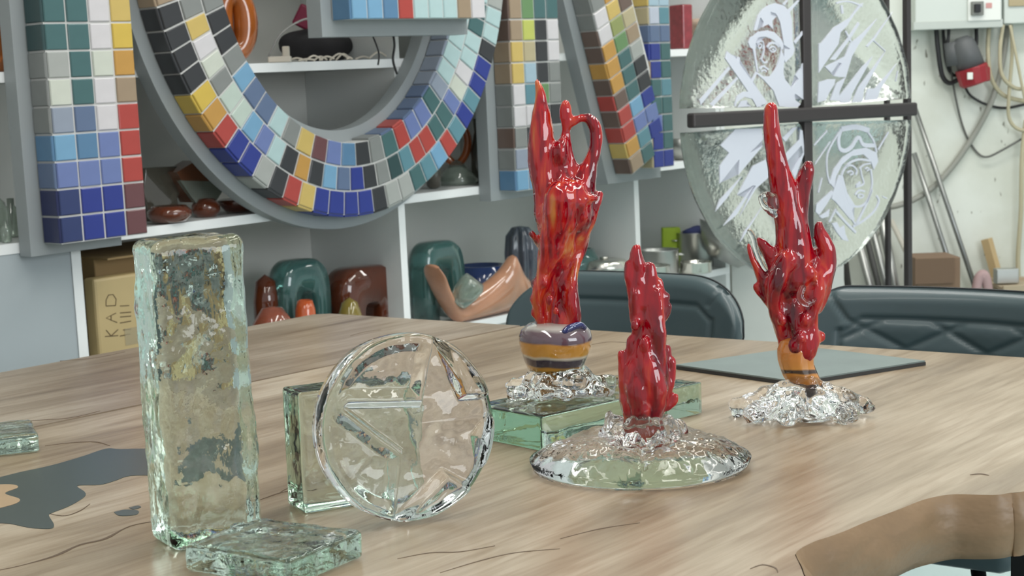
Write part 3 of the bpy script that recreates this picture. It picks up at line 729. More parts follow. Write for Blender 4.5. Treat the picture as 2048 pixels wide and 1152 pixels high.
def tile(parent, q, nrm, code, gap=0.0026, h=TH):
    """q: four corner Vectors (ccw), nrm: outward normal"""
    c = sum(q, V((0, 0, 0)))/4; bm = bmesh.new()
    def ringv(g, up_):
        out = []
        for i in range(4):
            e1_ = (q[(i+1) % 4]-q[i]).normalized(); e0 = (q[i-1]-q[i]).normalized()
            out.append(bm.verts.new(q[i] + (e1_+e0)*g + nrm*up_ - c))
        return out
    tilt = V((rnd.uniform(-1, 1), rnd.uniform(-1, 1), 0))*0.0
    a = ringv(gap, -0.002); b = ringv(gap, h-0.0018+rnd.uniform(-.0008, .0008)); d = ringv(gap+0.0022, h+rnd.uniform(-.0005, .0008))
    for i in range(4):
        j = (i+1) % 4; bm.faces.new((a[i], a[j], b[j], b[i])); bm.faces.new((b[i], b[j], d[j], d[i]))
    bm.faces.new(d); bm.faces.new(a[::-1])
    return from_bm('tile', bm, tm(code), parent, Matrix.Translation(c))
OFF = 0.125; PT = 0.052
N_ = V((0, 0, 1))
def lbox(name, parent, u0, u1, v0, v1, w0, w1, mt): return sbox(name, u0, u1, v0, v1, w0, w1, mt, parent)
def poly_prism(name, parent, pts, w0, w1, mt):
    return from_bm(name, prism_bm(pts, w0, w1), mt, parent)
# --- letter I at the left
LI = thing('mosaic_letter', 'upright mosaic letter bar with teal, white and red tiles at the far left', 'letter', mw=SM, group='mosaic letters in front of the shelving')
bl_ = suv(124, 486, OFF); br_ = suv(297, 470, OFF)
ru0, ru1 = bl_.x, br_.x; rv0 = (bl_.y+br_.y)/2; rowh = 0.0648; cw = (ru1-ru0)/4
rowsI = ['nv db bl bl ma', 'nv db bl bl ma', 'sl pw pw pw re', 'st sb st pw re', 'gy lb sl wh re', 'gy ow te wh tn', 'gy lg te ow og', 'dt te te wh yy', 'dt te te wh ye', 'te dt te wh ye', 'sl te dt ow tn']
nI = len(rowsI)
lbox('body', LI, ru0+0.001, ru1-0.001, rv0, rv0+rowh*nI, PT, OFF-0.0035, grout)
plI = lbox('backing_plate', LI, ru0-0.040, ru1-0.03, rv0-0.028, rv0+rowh*nI+0.02, 0.004, PT, plate_m)
def rect_tiles(parent, u0, v0, cw_, rh, rows, off, side=None, front=True, skipside=False):
    for i, r in enumerate(rows):
        cs = r.split(); v = v0+rh*i
        if side is not None:
            d = side
            q = [V((u0, v, off-d)), V((u0, v, off-0.0)), V((u0, v+rh, off-0.0)), V((u0, v+rh, off-d))]
            tile(parent, q, V((-1, 0, 0)), cs[0]); cs = cs[1:]
        for j, c in enumerate(cs):
            if c == '__': continue
            a = u0+cw_*j
            tile(parent, [V((a, v, off-0.0035)), V((a+cw_, v, off-0.0035)), V((a+cw_, v+rh, off-0.0035)), V((a, v+rh, off-0.0035))], N_, c)
rect_tiles(LI, ru0, rv0, cw, rowh, rowsI, OFF, side=OFF-PT)
# --- letter O
LO = thing('mosaic_letter', 'round mosaic letter ring of three tile rows, lower half in view', 'letter', mw=SM, group='mosaic letters in front of the shelving')
OC = (0.838, 0.806); RO_ = (0.668, 0.796); RI_ = (0.462, 0.592)
def el(s, t, grow=0.0):
    rx = RO_[0]*(1-s)+RI_[0]*s; ry = RO_[1]*(1-s)+RI_[1]*s
    return V((OC[0]+(rx+grow)*math.cos(t), OC[1]+(ry+grow)*math.sin(t), 0))
T0, T1 = math.radians(168), math.radians(372)
def ring_prism(name, s0_, s1_, g0, g1, w0, w1, mt, n=110):
    bm = bmesh.new(); R4 = []
    for i in range(n+1):
        t = T0+(T1-T0)*i/n; a = el(s0_, t, g0); b = el(s1_, t, g1)
        R4.append([bm.verts.new((a.x, a.y, w0)), bm.verts.new((a.x, a.y, w1)), bm.verts.new((b.x, b.y, w1)), bm.verts.new((b.x, b.y, w0))])
    for a, b in zip(R4, R4[1:]):
        for k in range(4): bm.faces.new((a[k], b[k], b[(k+1) % 4], a[(k+1) % 4]))
    bm.faces.new(R4[0]); bm.faces.new(R4[-1][::-1])
    return from_bm(name, bm, mt, LO)
ring_prism('backing_plate', 0, 1, 0.040, -0.034, 0.004, PT, plate_m)
ring_prism('body', 0, 1, -0.001, 0.001, PT, OFF-0.0035, grout)
outer_s = 'bk bk bk yy og re bl bl lg bk re ye bl bl bl bl bk lg lg te tb sb re tb bl tb bl bl bk'.split()
mid_s = 'ye wh ow gy pg pg sb pw pc bk og bk sb sl bl bk gy dt tb re re te te pw ow wh pc pc'.split()
in_s = 'bk bk gy sb sl sl pc gy ye ma pw st bk gy te re pw pw te lb pc pc pc'.split()
def arc_ts(s, a0, a1, n):
    M_ = 400; L_c = [0]; prev = el(s, a0)
    for i in range(1, M_+1):
        p = el(s, a0+(a1-a0)*i/M_); L_c.append(L_c[-1]+(p-prev).length); prev = p
    out = []
    for k in range(n+1):
        tgt = L_c[-1]*k/n; i = next(i for i in range(M_+1) if L_c[i] >= tgt-1e-9); out.append(a0+(a1-a0)*i/M_)
    return out
for s0_, s1_, seq in ((0, 1/3, outer_s), (1/3, 2/3, mid_s), (2/3, 1, in_s)):
    seq = [rnd.choice(['bk', 'gy', 'te'])]*1 + seq + [rnd.choice(['lb', 'te', 'pc'])]*2
    ts = arc_ts((s0_+s1_)/2, math.radians(196), math.radians(343), len(seq))
    npre, npost = (6, 6) if s0_ < 0.5 else (5, 5)
    npre0 = npre
    ts = arc_ts((s0_+s1_)/2, T0, math.radians(196), npre)[:-1] + ts + arc_ts((s0_+s1_)/2, math.radians(343), T1, npost)[1:]
    seq = [rnd.choice(['bk', 'bk', 'gy', 'wh', 'tn', 'ye']) for _ in range(npre)] + seq + [rnd.choice(['pc', 'tb', 'bl', 'wh', 'lg']) for _ in range(npost)]
    for i, c in enumerate(seq):
        a, b = ts[i], ts[i+1]; w_ = V((0, 0, OFF-0.0035))
        tile(LO, [el(s0_, a)+w_, el(s0_, b)+w_, el(s1_, b)+w_, el(s1_, a)+w_], N_, c)
        if s0_ == 0 and i < 20+npre0:      # outer wall tiles
            A_, B_ = el(0, a), el(0, b); nn = (V((math.cos((a+b)/2)/RO_[0], math.sin((a+b)/2)/RO_[1], 0))).normalized()
            tile(LO, [A_+V((0, 0, PT)), B_+V((0, 0, PT)), B_+V((0, 0, OFF)), A_+V((0, 0, OFF))], nn, c)
        if s1_ == 1 and i > len(seq)//2:
            A_, B_ = el(1, a), el(1, b); nn = -(V((math.cos((a+b)/2)/RI_[0], math.sin((a+b)/2)/RI_[1], 0))).normalized()
            tile(LO, [B_+V((0, 0, PT)), A_+V((0, 0, PT)), A_+V((0, 0, OFF)), B_+V((0, 0, OFF))], nn, {'pw': 'sl', 'te': 'sl', 'pc': 'lb'}.get(c, c))
# --- letter N at the right
LN = thing('mosaic_letter', 'mosaic letter with a slanted stroke between two uprights at the right', 'letter', mw=SM, group='mosaic letters in front of the shelving')
a_ = suv(1035, 379, OFF); b2_ = suv(1131, 370, OFF)
rowsN = ['st sb sb tb te', 'gy lb gy bk gy', 'br gy bk te gy', 'gy wh wh bk bk', 'gy wh tb gr gy', 'tn ye pb bk gy', 'tn ye be bk wh', 'br tn yg bk wh', 'br tn gr te te', 'br wh yg tb bk', 'br be yg te bk', 'br wh ye te tb']
nrh = 0.0665; ncw = (b2_.x-a_.x)/4; nv0 = (a_.y+b2_.y)/2-0.004
lbox('body', LN, a_.x+0.001, b2_.x-0.001, nv0, nv0+nrh*12, PT, OFF-0.0035, grout)
lbox('backing_plate', LN, a_.x-0.045, b2_.x-0.03, nv0-0.028, nv0+nrh*12+0.02, 0.004, PT, plate_m)
rect_tiles(LN, a_.x, nv0, ncw, nrh, rowsN, OFF, side=OFF-PT)
# slanted stroke
Ltop = suv(1182, 8, OFF); Lbot = suv(1266, 349, OFF); Rtop = suv(1256, 8, OFF)
dv = (Ltop-Lbot)/ (Ltop.y-Lbot.y)          # per unit v
def LnU(v): return Lbot.x + dv.x*(v-Lbot.y)
sw = (Rtop.x-Ltop.x)
cols = ['tn og re re br og og og wh wh gy', 'te tb pw sb te te te gr ol ye og', '__ bl pw bl bk bk lg tn be br ye']
drh = (Ltop.y-Lbot.y)/10.6; skew = 0.028
dpts = [(LnU(Lbot.y)+0.001, Lbot.y), (LnU(Lbot.y)+sw*0.66, Lbot.y+skew*2), (LnU(Lbot.y)+sw, Lbot.y+skew*3+drh), (LnU(Lbot.y+drh*12)+sw, Lbot.y+drh*12+skew*3), (LnU(Lbot.y+drh*12), Lbot.y+drh*12)]
poly_prism('body', LN, dpts, PT, OFF-0.0035, grout)
g = 0.045; poly_prism('backing_plate', LN, [(LnU(Lbot.y)-g, Lbot.y-0.03), (LnU(Lbot.y)+sw*1.3, Lbot.y-0.03), (LnU(Lbot.y)+sw*1.3, Lbot.y+0.06), (LnU(Lbot.y+drh*12)+sw-.02, Lbot.y+drh*12), (LnU(Lbot.y+drh*12)-g, Lbot.y+drh*12)], 0.003, PT-0.001, plate_m)
for j, cc in enumerate(cols):
    for i, c in enumerate(cc.split()+['gy']):
        if c == '__': continue
        def P_(jj, ii):
            v = Lbot.y + drh*ii; return V((LnU(v)+sw*jj/3.0, v+skew*jj, OFF-0.0035))
        tile(LN, [P_(j, i), P_(j+1, i), P_(j+1, i+1), P_(j, i+1)], N_, c)
for i, c in enumerate('br ye re br re br og br br gy gy bk'.split()):
    v = Lbot.y+drh*i; p, q_ = V((LnU(v), v, 0)), V((LnU(v+drh), v+drh, 0)); nn = V((-1, dv.x, 0)).normalized()
    tile(LN, [p+V((0, 0, PT)), p+V((0, 0, OFF)), q_+V((0, 0, OFF)), q_+V((0, 0, PT))], nn, c)
# right upright
c0 = suv(1309, 340, OFF); c1 = suv(1349, 332, OFF); rcw = (c1.x-c0.x)/2
rr_ = ['be bl bl', 'be bl te', 'te pw te', 'te te te', 'te te tb', 'tn bl te', 'bl bl te', 'sl sl sl', 'be lv tb', 'ye pb pb', 'be te pb', 'ye lv pb']
# side column then two front columns
rvh = (suv(1349, 6, OFF).y - c1.y)/9.2
lbox('body', LN, c0.x+0.001, c1.x-0.001, c1.y, c1.y+rvh*12, PT, OFF-0.0035, grout)
lbox('backing_plate', LN, c0.x-0.02, c1.x-0.02, c1.y-0.02, c1.y+rvh*12, 0.005, PT, plate_m)
rect_tiles(LN, c0.x, c1.y, rcw, rvh, rr_, OFF, side=OFF-PT)
# --- the horizontal letter piece above the ring
LT = thing('mosaic_letter', 'horizontal mosaic letter stroke hanging at the top edge above the ring', 'letter', mw=SM, group='mosaic letters in front of the shelving')
O2 = 0.31
p0_ = suv(704, 40, O2); p1_ = suv(972, 36, O2); nT = 8; cwT = (p1_.x-p0_.x)/(nT+1)
topr = ['sb sb st re pc pc pc', 'st sb sb sb te wh pc', 'pc st te sb pc ye wh']
lbox('body', LT, p0_.x, p1_.x, p0_.y+0.004, p0_.y+0.25, O2-0.075, O2-0.0035, grout)
lbox('backing_plate', LT, p0_.x-0.04, p1_.x+0.0, p0_.y-0.04, p0_.y+0.26, O2-0.13, O2-0.075, plate_m)
lbox('bracket', LT, p0_.x+0.2, p0_.x+0.24, p0_.y+0.1, p0_.y+0.14, 0.0, O2-0.13, plate_m)
for i, row in enumerate(topr):
    v = p0_.y+0.0645*i
    x0 = p0_.x
    for j, c in enumerate(row.split()+['tn', 'wh']):
        ww = cwT
        tile(LT, [V((x0, v, O2-0.0035)), V((x0+ww, v, O2-0.0035)), V((x0+ww, v+0.0645, O2-0.0035)), V((x0, v+0.0645, O2-0.0035))], N_, c); x0 += ww
    tile(LT, [V((p0_.x, v, O2-0.072)), V((p0_.x, v, O2)), V((p0_.x, v+0.0645, O2)), V((p0_.x, v+0.0645, O2-0.072))], V((-1, 0, 0)), 'st')

# ------------------------------------------------------------------ things on the shelves
def sworld(x, y, w_): return on_plane(x, y, SA+SN*w_, SN)
def shelf_point(x, v, w_):
    """world point on a shelf surface at height v below picture column x"""
    # u found from the column at that depth
    p = SI @ on_plane(x, 400, SA+SN*w_, SN)
    for _ in range(3):
        q_ = SM @ V((p.x, v, w_)); d = q_-CAM; px_ = 1024+FPX*d.dot(rt)/d.dot(fw)
        p.x += (x-px_)*d.length/FPX/0.7
    return SM @ V((p.x, v, w_))
ms, ts_, ls = MAINV+0.0245, TOPV+0.0245, LOWV+0.0005
def sc_at(p): return (p-CAM).dot(fw)/FPX            # metres per pixel there
def cglass(name, col, tr=0.5, rough=0.06, var=0.25, vs=9): return mat(name, col, rough, trans=tr, coat=1, var=var, vscale=vs, ior=1.4)
amber = cglass('amber_glass', (170, 96, 34), 0.55); brownred = cglass('brown_red_glass', (112, 56, 34), 0.35, var=0.5, vs=14); teal_g = cglass('teal_glass', (92, 140, 136), 0.6, var=0.2)
orange_g = cglass('orange_glass_vase', (206, 96, 50), 0.1); smoky = cglass('smoky_glass', (120, 116, 104), 0.6); pale_g = cglass('pale_green_glass', (190, 204, 192), 0.75)
peach = cglass('peach_swirl_glass', (206, 150, 118), 0.15, var=0.3, vs=16); blue_g = cglass('blue_glass_bowl', (50, 72, 130), 0.2)
def py_of(p):
    d = p-CAM; return 576-FPX*d.dot(up)/d.dot(fw)
def arch(name, x, v, w_, wpx, ytop, thk, mt, label, cat, hole=None, dep=0.09, rz=0.0, parent_mt2=None):
    """thick arch shaped glass vase: rounded outline with a hollow cut from below"""
    p = shelf_point(x, v, w_); k = sc_at(p); W, H = wpx*k/0.74, (py_of(p)-ytop)*k; thk = thk*W
    bm = bmesh.new(); n = 26; out = []; inn = []
    for i in range(n+1):
        a = PI*i/n; e = 0.55
        cx_ = math.copysign(abs(math.cos(a))**e, math.cos(a)); sy_ = abs(math.sin(a))**e
        out.append((W/2*cx_, H*0.40+H*0.60*sy_)); inn.append(((W/2-thk)*cx_*0.9, H*0.30+(H*0.60-thk)*sy_*0.86))
    out = [(W*0.46, 0)]+out+[(-W*0.46, 0)]; inn = [(W*0.46-thk, 0)]+inn+[(-W*0.46+thk, 0)]
    m2_ = len(out)
    def layer(s, d): return [bm.verts.new((q_[0]*s, d, q_[1]*(s*0.5+0.5))) for q_ in out], [bm.verts.new((q_[0]/max(s, .9), d, q_[1]*(1.02 if s < 1 else 1))) for q_ in inn]
    Ls = [layer(0.93, -dep/2), layer(1.0, -dep*0.3), layer(1.0, dep*0.3), layer(0.93, dep/2)]
    for (oa, ia), (ob, ib) in zip(Ls, Ls[1:]):
        for i in range(m2_-1):
            bm.faces.new((oa[i], oa[i+1], ob[i+1], ob[i])); bm.faces.new((ia[i], ib[i], ib[i+1], ia[i+1]))
        for i in (0, m2_-1): bm.faces.new((oa[i], ob[i], ib[i], ia[i]))
    for (oa, ia) in (Ls[0], Ls[-1]):
        for i in range(m2_-1): bm.faces.new((oa[i], ia[i], ia[i+1], oa[i+1]))
    mw = Matrix.Translation(p+V((0, 0, 0.001))) @ Matrix.Rotation(math.atan2(HD.y, HD.x)+rz, 4, 'Z')
    return tag(from_bm(name, bm, mt, None, mw, smooth=True), label, cat)
def turned(name, x, v, w_, prof, mt, label, cat, sx=1, sy=1, group=None, ytop=None):
    p = shelf_point(x, v, w_); k = sc_at(p)
    if ytop: f_ = (py_of(p)-ytop)/max(z for r, z in prof); prof = [(r, z*f_) for r, z in prof]
    return tag(lathe(name, [(r*k, z*k) for r, z in prof], p+V((0, 0, 0.001)), mt, None, 32, sx, sy), label, cat, group)
arch('glass_vase', 603, ls, -0.14, 92, 517, 0.30, teal_g, 'teal arched glass vase on the lower shelf behind the orange cup', 'vase')
turned('glass_cup', 615, ls, -0.04, [(17, 0), (24, 1), (25, 8), (20, 30), (15, 36), (12, 36), (16, 30), (20, 8), (0.01, 5)], orange_g, 'small orange glass cup in front of the teal arched vase', 'cup', ytop=600)
arch('glass_vase', 727, ls, -0.12, 118, 530, 0.34, brownred, 'dark red and amber arched glass vase on the lower shelf', 'vase', dep=0.11)
turned('glass_ball', 703, ls, -0.03, [(0.01, 0), (16, 2), (26, 12), (26, 20), (16, 32), (0.01, 36)], cglass('olive_glass', (150, 132, 60), 0.3), 'olive glass lump under the red arched vase', 'glass lump', ytop=594)
turned('glass_dish', 550, ls, -0.03, [(0.01, 0), (34, 0), (44, 10), (40, 26), (20, 36), (0.01, 37)], cglass('rose_brown_glass', (150, 84, 66), 0.2, var=0.6, vs=30), 'mottled rose-brown glass lump beside the tall glass block', 'glass lump', ytop=612)
turned('glass_vase', 538, ls, -0.16, [(20, 0), (24, 10), (26, 60), (20, 84), (0.01, 92)], brownred, 'brown glass vase half hidden behind the tall glass block', 'vase', ytop=548)
arch('glass_vase', 876, ls, -0.15, 86, 481, 0.28, teal_g, 'tall teal arched glass vase just right of the shelf divider', 'vase', dep=0.09)
p = shelf_point(915, ls, -0.02); k = sc_at(p)
tag(lathe('glass_jar', [(12*k, 0), (20*k, 4*k), (26*k, 30*k), (27*k, 52*k), (22*k, 62*k), (17*k, 60*k), (20*k, 50*k), (20*k, 30*k), (0.001, 10*k)], p+V((0, 0, 0.06)), pale_g, None, 28), 'cloudy pale green glass jar beside the tall teal vase', 'jar')
bpy.data.objects['glass_jar'].rotation_euler = (0.35, 0.6, 0.6)
# peach swirl bowl with wings
def wing_bowl():
    W0 = -0.03; top = [(1058, 575), (1034, 550), (1016, 530), (1003, 508), (994, 522), (984, 542), (965, 566), (942, 586), (925, 592), (908, 582), (890, 556), (876, 534), (871, 529)]
    P = [suv(x, y, W0) for x, y in top]
    P = smooth_path([V((p.x, p.y, 0)) for p in P], 4)
    lo = [(874, 552), (884, 585), (898, 612)]
    lo = [suv(x, y, W0) for x, y in lo]
    a = suv(912, 620, W0).x; b = suv(1030, 600, W0).x; c = suv(1050, 590, W0)
    n = len(P); bot = []
    for i in range(n):                      # matching lower outline, from right to left
        t = i/(n-1)
        x = P[i].x; y = ls + 0.0 if a < x < b else None
        if y is None: y = (ls + (P[i].y-ls)*min(1, abs(x-(b if x >= b else a))/(abs(P[0 if x >= b else -1].x-(b if x >= b else a))+1e-6))**0.8*0.93)
        bot.append(V((x, min(y, P[i].y-0.004), 0)))
    bm = bmesh.new(); rings = []
    for i in range(n):
        ring = []
        for k in range(16):
            q_ = 2*PI*k/16; f_ = 0.5+0.5*math.cos(q_); y = bot[i].y+(P[i].y-bot[i].y)*f_
            wv = 0.045*math.sin(q_)*min(1, (P[i].y-bot[i].y)/0.05+0.25) + 0.05*math.sin(i/n*6)*f_
            ring.append(bm.verts.new((P[i].x, y, W0+wv)))
        rings.append(ring)
    for r1, r2 in zip(rings, rings[1:]):
        for k in range(16): bm.faces.new((r1[k], r1[(k+1) % 16], r2[(k+1) % 16], r2[k]))
    bm.faces.new(rings[0]); bm.faces.new(rings[-1][::-1])
    o = from_bm('glass_bowl', bm, peach, None, SM.copy(), smooth=True)
    tag(o, 'peach and blue-grey winged glass bowl left of the tallest flame', 'bowl')
wing_bowl()
turned('glass_bowl', 965, ls, -0.2, [(30, 0), (46, 20), (50, 96), (46, 96), (40, 22), (0.01, 6)], blue_g, 'deep blue glass bowl behind the peach winged bowl', 'bowl', ytop=530)
def melon():
    p = shelf_point(1045, ls, -0.09); k = sc_at(p); bm = bmesh.new(); NA = 72; prof = [(18, 0), (26, 25), (30, 70), (31, 105), (28, 138), (16, 155), (0.5, 158)]; rings = []
    for r, z in prof: rings.append([bm.verts.new(((r*(1+0.12*math.cos(9*2*PI*q/NA)))*k*math.cos(2*PI*q/NA), (r*(1+0.12*math.cos(9*2*PI*q/NA)))*k*math.sin(2*PI*q/NA), z*k)) for q in range(NA)])
    for a, b in zip(rings, rings[1:]):
        for q in range(NA): bm.faces.new((a[q], a[(q+1) % NA], b[(q+1) % NA], b[q]))
    bm.faces.new(rings[0][::-1]); bm.faces.new(rings[-1])
    tag(from_bm('glass_vase', bm, cglass('grey_striped_glass', (88, 96, 110), 0.35, var=0.6, vs=12), None, Matrix.Translation(p+V((0, 0, 0.001))), smooth=True), 'dark ribbed glass vase beside the peach winged bowl', 'vase')
melon()
turned('glass_bowl', 1150, ls, -0.18, [(30, 0), (44, 10), (52, 70), (40, 100), (34, 100), (44, 70), (36, 14), (0.01, 8)], teal_g, 'teal glass bowl hidden mostly behind the tallest flame', 'bowl', ytop=498)
# steel pots on the lower shelf
steel = mat('brushed_steel', (222, 220, 212), 0.22, metal=1.0); steel_d = mat('dull_steel', (186, 187, 184), 0.36, metal=1.0)
for i, zz in enumerate((16, 34)):
    p = shelf_point(1210, ls, -0.08); k = sc_at(p)
    t = thing('pot_cover', ['lower round steel lid in the pair behind the quilted chair', 'upper round steel lid stacked behind the left chair'][i], 'lid', p+V((0, 0, (16+zz)*k)), group='stacked steel lids')
    lathe('lid_disc', [(0.001, 8*k), (30*k, 9*k), (42*k, 7*k), (46*k, 2*k), (48*k, -6*k), (48*k, -14*k), (45*k, -14*k), (45*k, 0), (0.001, 5*k)], (0, 0, 0), steel, t, 40)
    if i: lathe('handle', [(0.001, 9*k), (8*k, 9*k), (9*k, 13*k), (0.001, 14*k)], (0, 0, 0), steel, t, 16)
turned('glass_dish', 1212, ls, -0.09, [(30, 0), (40, 0), (52, 4), (52, 8), (0.01, 7)], teal_g, 'flat dish under the steel lids', 'dish')
def pot(x, w_, r, ytop, mt, label, z0=0, handle=True):
    p = shelf_point(x, ls, w_); k = sc_at(p); h = py_of(p)-ytop; t = thing('steel_pot', label, 'pot', p+V((0, 0, 0.001+z0*k)))
    lathe('pot_body', [(0.001, 0), (r*0.95*k, 0), (r*k, 3*k), (r*k, h*k), (r*1.05*k, (h+2)*k), (r*1.0*k, (h+1.5)*k), (r*0.96*k, h*k), (r*0.94*k, 5*k), (0.001, 4*k)], (0, 0, 0), mt, t, 36)
    if handle:
        for s_ in (-1, 1):
            bm = bmesh.new(); add_tube(bm, smooth_path([(s_*r*k, -0.016, h*0.8*k), (s_*(r+9)*k, -0.014, h*0.8*k), (s_*(r+9)*k, 0.014, h*0.8*k), (s_*r*k, 0.016, h*0.8*k)]), 0.003, 6)
            from_bm('handle', bm, mt, t, smooth=True)
    return t
pot(1318, -0.12, 40, 501, steel_d, 'wide shallow steel pan behind the shortest flame')
pot(1300, -0.02, 40, 533, steel, 'low steel pan in front of the wide pan, by the divider', handle=False)
pot(1392, -0.02, 32, 525, steel, 'small steel pan nearest the glass emblem', handle=False)
pot(1391, -0.12, 36, 466, steel_d, 'tall steel pot with a blue cloth on it')
p = shelf_point(1395, ls, -0.12); k = sc_at(p); bm = bmesh.new()
bmesh.ops.create_icosphere(bm, subdivisions=3, radius=26*k, matrix=Matrix.Diagonal((1.1, 1, 0.45, 1)))
for v in bm.verts: v.co *= 1+0.25*nz(v.co, 40, 3)
tag(from_bm('cloth', bm, mat('blue_cloth', (54, 62, 110), 0.8), None, Matrix.Translation(p+V((0, 0, (py_of(p)-464)*k))), smooth=True), 'crumpled blue cloth on the tall steel pot', 'cloth')
pb_ = shelf_point(1343, ls, -0.2); k = sc_at(pb_)
tag(box('sponge_box', pb_+V((0, 0, 40*k)), (36*k, 26*k, 80*k), mat('lime_green', (150, 176, 40), 0.6), None, 0.004), 'lime green carton behind the steel pans', 'carton')
p = shelf_point(1446, ls, 0.03); k = sc_at(p)
bm = lathe_bm([(0.001, 0), (34*k, 2*k), (60*k, 28*k), (78*k, 60*k), (76*k, 60*k), (57*k, 30*k), (32*k, 5*k), (0.001, 4*k)], 40)
tag(from_bm('steel_bowl', bm, steel_d, None, Matrix.Translation(p+V((0, 0, 0.03))) @ Matrix.Rotation(0.45, 4, 'Y'), smooth=True), 'large steel mixing bowl tipped on its side under the glass emblem', 'bowl')
# main shelf
def slab_thing(name, x, v, w_, poly, thk, mt, label, cat, rz=0.0):
    p = shelf_point(x, v, w_); k = sc_at(p)
    bm = prism_bm([(a*k/0.75, b*k) for a, b in poly], -thk/2, thk/2, to3=lambda X, Y, h: V((X, h, Y)))
    bmesh.ops.bevel(bm, geom=list(bm.edges), offset=0.003, segments=2, profile=0.5, affect='EDGES')
    return tag(from_bm(name, bm, mt, None, Matrix.Translation(p+V((0, 0, 0.001))) @ Matrix.Rotation(math.atan2(HD.y, HD.x)+rz, 4, 'Z'), smooth=True), label, cat)
slab_thing('glass_vase', 322, ms, -0.16, [(-30, 0), (24, 0), (20, 40), (46, 86), (40, 104), (-34, 104), (-40, 60)], 0.06, smoky, 'smoky grey-green glass vase right of the teal and red letter', 'vase')
def tri_vase():
    p = shelf_point(395, ms, -0.12); k = sc_at(p); t = thing('glass_vase', 'angular brown glass vase on a round foot below the ring letter', 'vase', p)
    mwr = Matrix.Rotation(math.atan2(HD.y, HD.x), 4, 'Z')
    from_bm('bowl', prism_bm([(a*k*1.2, b*k) for a, b in [(-20, 30), (20, 28), (60, 66), (52, 96), (-10, 112), (-50, 92)]], -0.03, 0.03, to3=lambda X, Y, h: V((X, h, Y))), cglass('brown_glass', (130, 84, 60), 0.3), t, mwr)
    from_bm('panel', prism_bm([(a*k*1.2, b*k) for a, b in [(-16, 20), (12, 20), (48, 66), (-52, 76)]], -0.045, -0.03, to3=lambda X, Y, h: V((X, h, Y))), pale_g, t, mwr)
    lathe('foot', [(0.001, 0), (20*k, 0), (28*k, 12*k), (28*k, 24*k), (18*k, 36*k), (0.001, 38*k)], (0.03, -0.03, 0), brownred, t, 28)
tri_vase()
turned('glass_dish', 340, ms, -0.03, [(0.01, 0), (34, 2), (44, 14), (44, 24), (34, 34), (0.01, 22)], brownred, 'dark red glass dish beside the angular brown vase', 'dish')
turned('glass_dish', 480, ms, -0.1, [(0.01, 0), (30, 2), (46, 22), (40, 26), (0.01, 10)], brownred, 'dark red glass dish under the left curve of the ring letter', 'dish')
for i, (x, w_, s_) in enumerate([(-8, -0.1, 1.15), (26, -0.16, 0.8), (14, -0.04, 0.45)]):
    turned('glass_bottle', x, ms, w_, [(18*s_, 0), (22*s_, 6*s_), (23*s_, 50*s_), (20*s_, 66*s_), (9*s_, 78*s_), (9*s_, 96*s_), (6*s_, 96*s_), (0.01, 20*s_)], pale_g,
           ['larger greenish glass bottle at the left end of the middle shelf', 'squat greenish bottle next to the grey letter plate', 'low greenish jar in front of the two bottles'][i], 'bottle')
# orange glass figure right of the ring
p = shelf_point(915, ms, -0.14); k = sc_at(p); t = thing('glass_figure', 'clear and orange looped glass figure right of the ring letter', 'glass figure', p)
bm = bmesh.new(); add_tube(bm, smooth_path([(-24*k, 0, 60*k), (-20*k, 0, 100*k), (0, 0, 124*k), (22*k, 0, 100*k), (20*k, 0, 64*k), (0, 0, 40*k), (-24*k, 0, 60*k)]), 8*k, 10)
from_bm('loop', bm, cglass('orange_loop_glass', (206, 110, 56), 0.5), t, smooth=True)
lathe('base', [(0.001, 0), (40*k, 0), (44*k, 10*k), (24*k, 30*k), (12*k, 46*k), (0.001, 50*k)], (0, 0, 0), pale_g, t, 28)
for x, h, i in ((958, 128, 0), (868, 96, 1)):
    turned('glass_vase', x, ms, -0.1, [(8, 0), (14, 4), (16, h*0.5), (6, h*0.8), (8, h), (6, h), (4, h*0.8), (12, h*0.5), (0.01, 8)], smoky, ['slim smoky glass vase by the plate of the slanted letter', 'slim smoky glass vase left of the looped figure'][i], 'vase')
turned('steel_bowl', 1364, ms, -0.05, [(0.01, 0), (14, 0), (26, 18), (32, 42), (30, 42), (24, 20), (0.01, 4)], steel_d, 'small steel bowl beside the left rim of the glass emblem', 'bowl')
turned('paper_roll', 1404, ms, -0.15, [(0.01, 0), (26, 0), (26, 60), (10, 60), (0.01, 50)], mat('paper', (206, 204, 196), 0.8), 'white roll behind the rim of the glass emblem', 'roll')
# top shelf
turned('amber_bottle', 2, ts_, -0.12, [(20, 0), (26, 4), (27, 60), (24, 78), (9, 92), (9, 104), (5, 104), (0.01, 96)], amber, 'amber glass bottle at the top left corner of the photo', 'bottle')
p = shelf_point(470, ts_, -0.05); k = sc_at(p)
bm = bmesh.new(); n_ = 40
pts_ = [(44*k*math.cos(a)*(1.0), 0, (66+80*math.sin(a))*k) for a in [2*PI*i/n_ for i in range(n_+1)]]
pts_ = [V(q) for q in pts_]
NA = 14; rings = []
for i in range(n_):
    a = 2*PI*i/n_; c_ = V((26*k*math.cos(a), 0, (82+56*math.sin(a))*k)); d1 = V((math.cos(a), 0, math.sin(a)))
    rings.append([bm.verts.new(c_ + d1*(25*k*math.cos(b)) + V((0, 1, 0))*(28*k*math.sin(b))) for b in [2*PI*j/NA for j in range(NA)]])
for i in range(n_):
    for j in range(NA): bm.faces.new((rings[i][j], rings[(i+1) % n_][j], rings[(i+1) % n_][(j+1) % NA], rings[i][(j+1) % NA]))
tag(from_bm('glass_ring_vase', bm, cglass('amber_swirl_glass', (186, 104, 44), 0.35, var=0.55, vs=16), None, Matrix.Translation(p) @ Matrix.Rotation(0.5, 4, 'Z'), smooth=True), 'amber swirled glass ring standing inside the ring letter', 'glass ring')
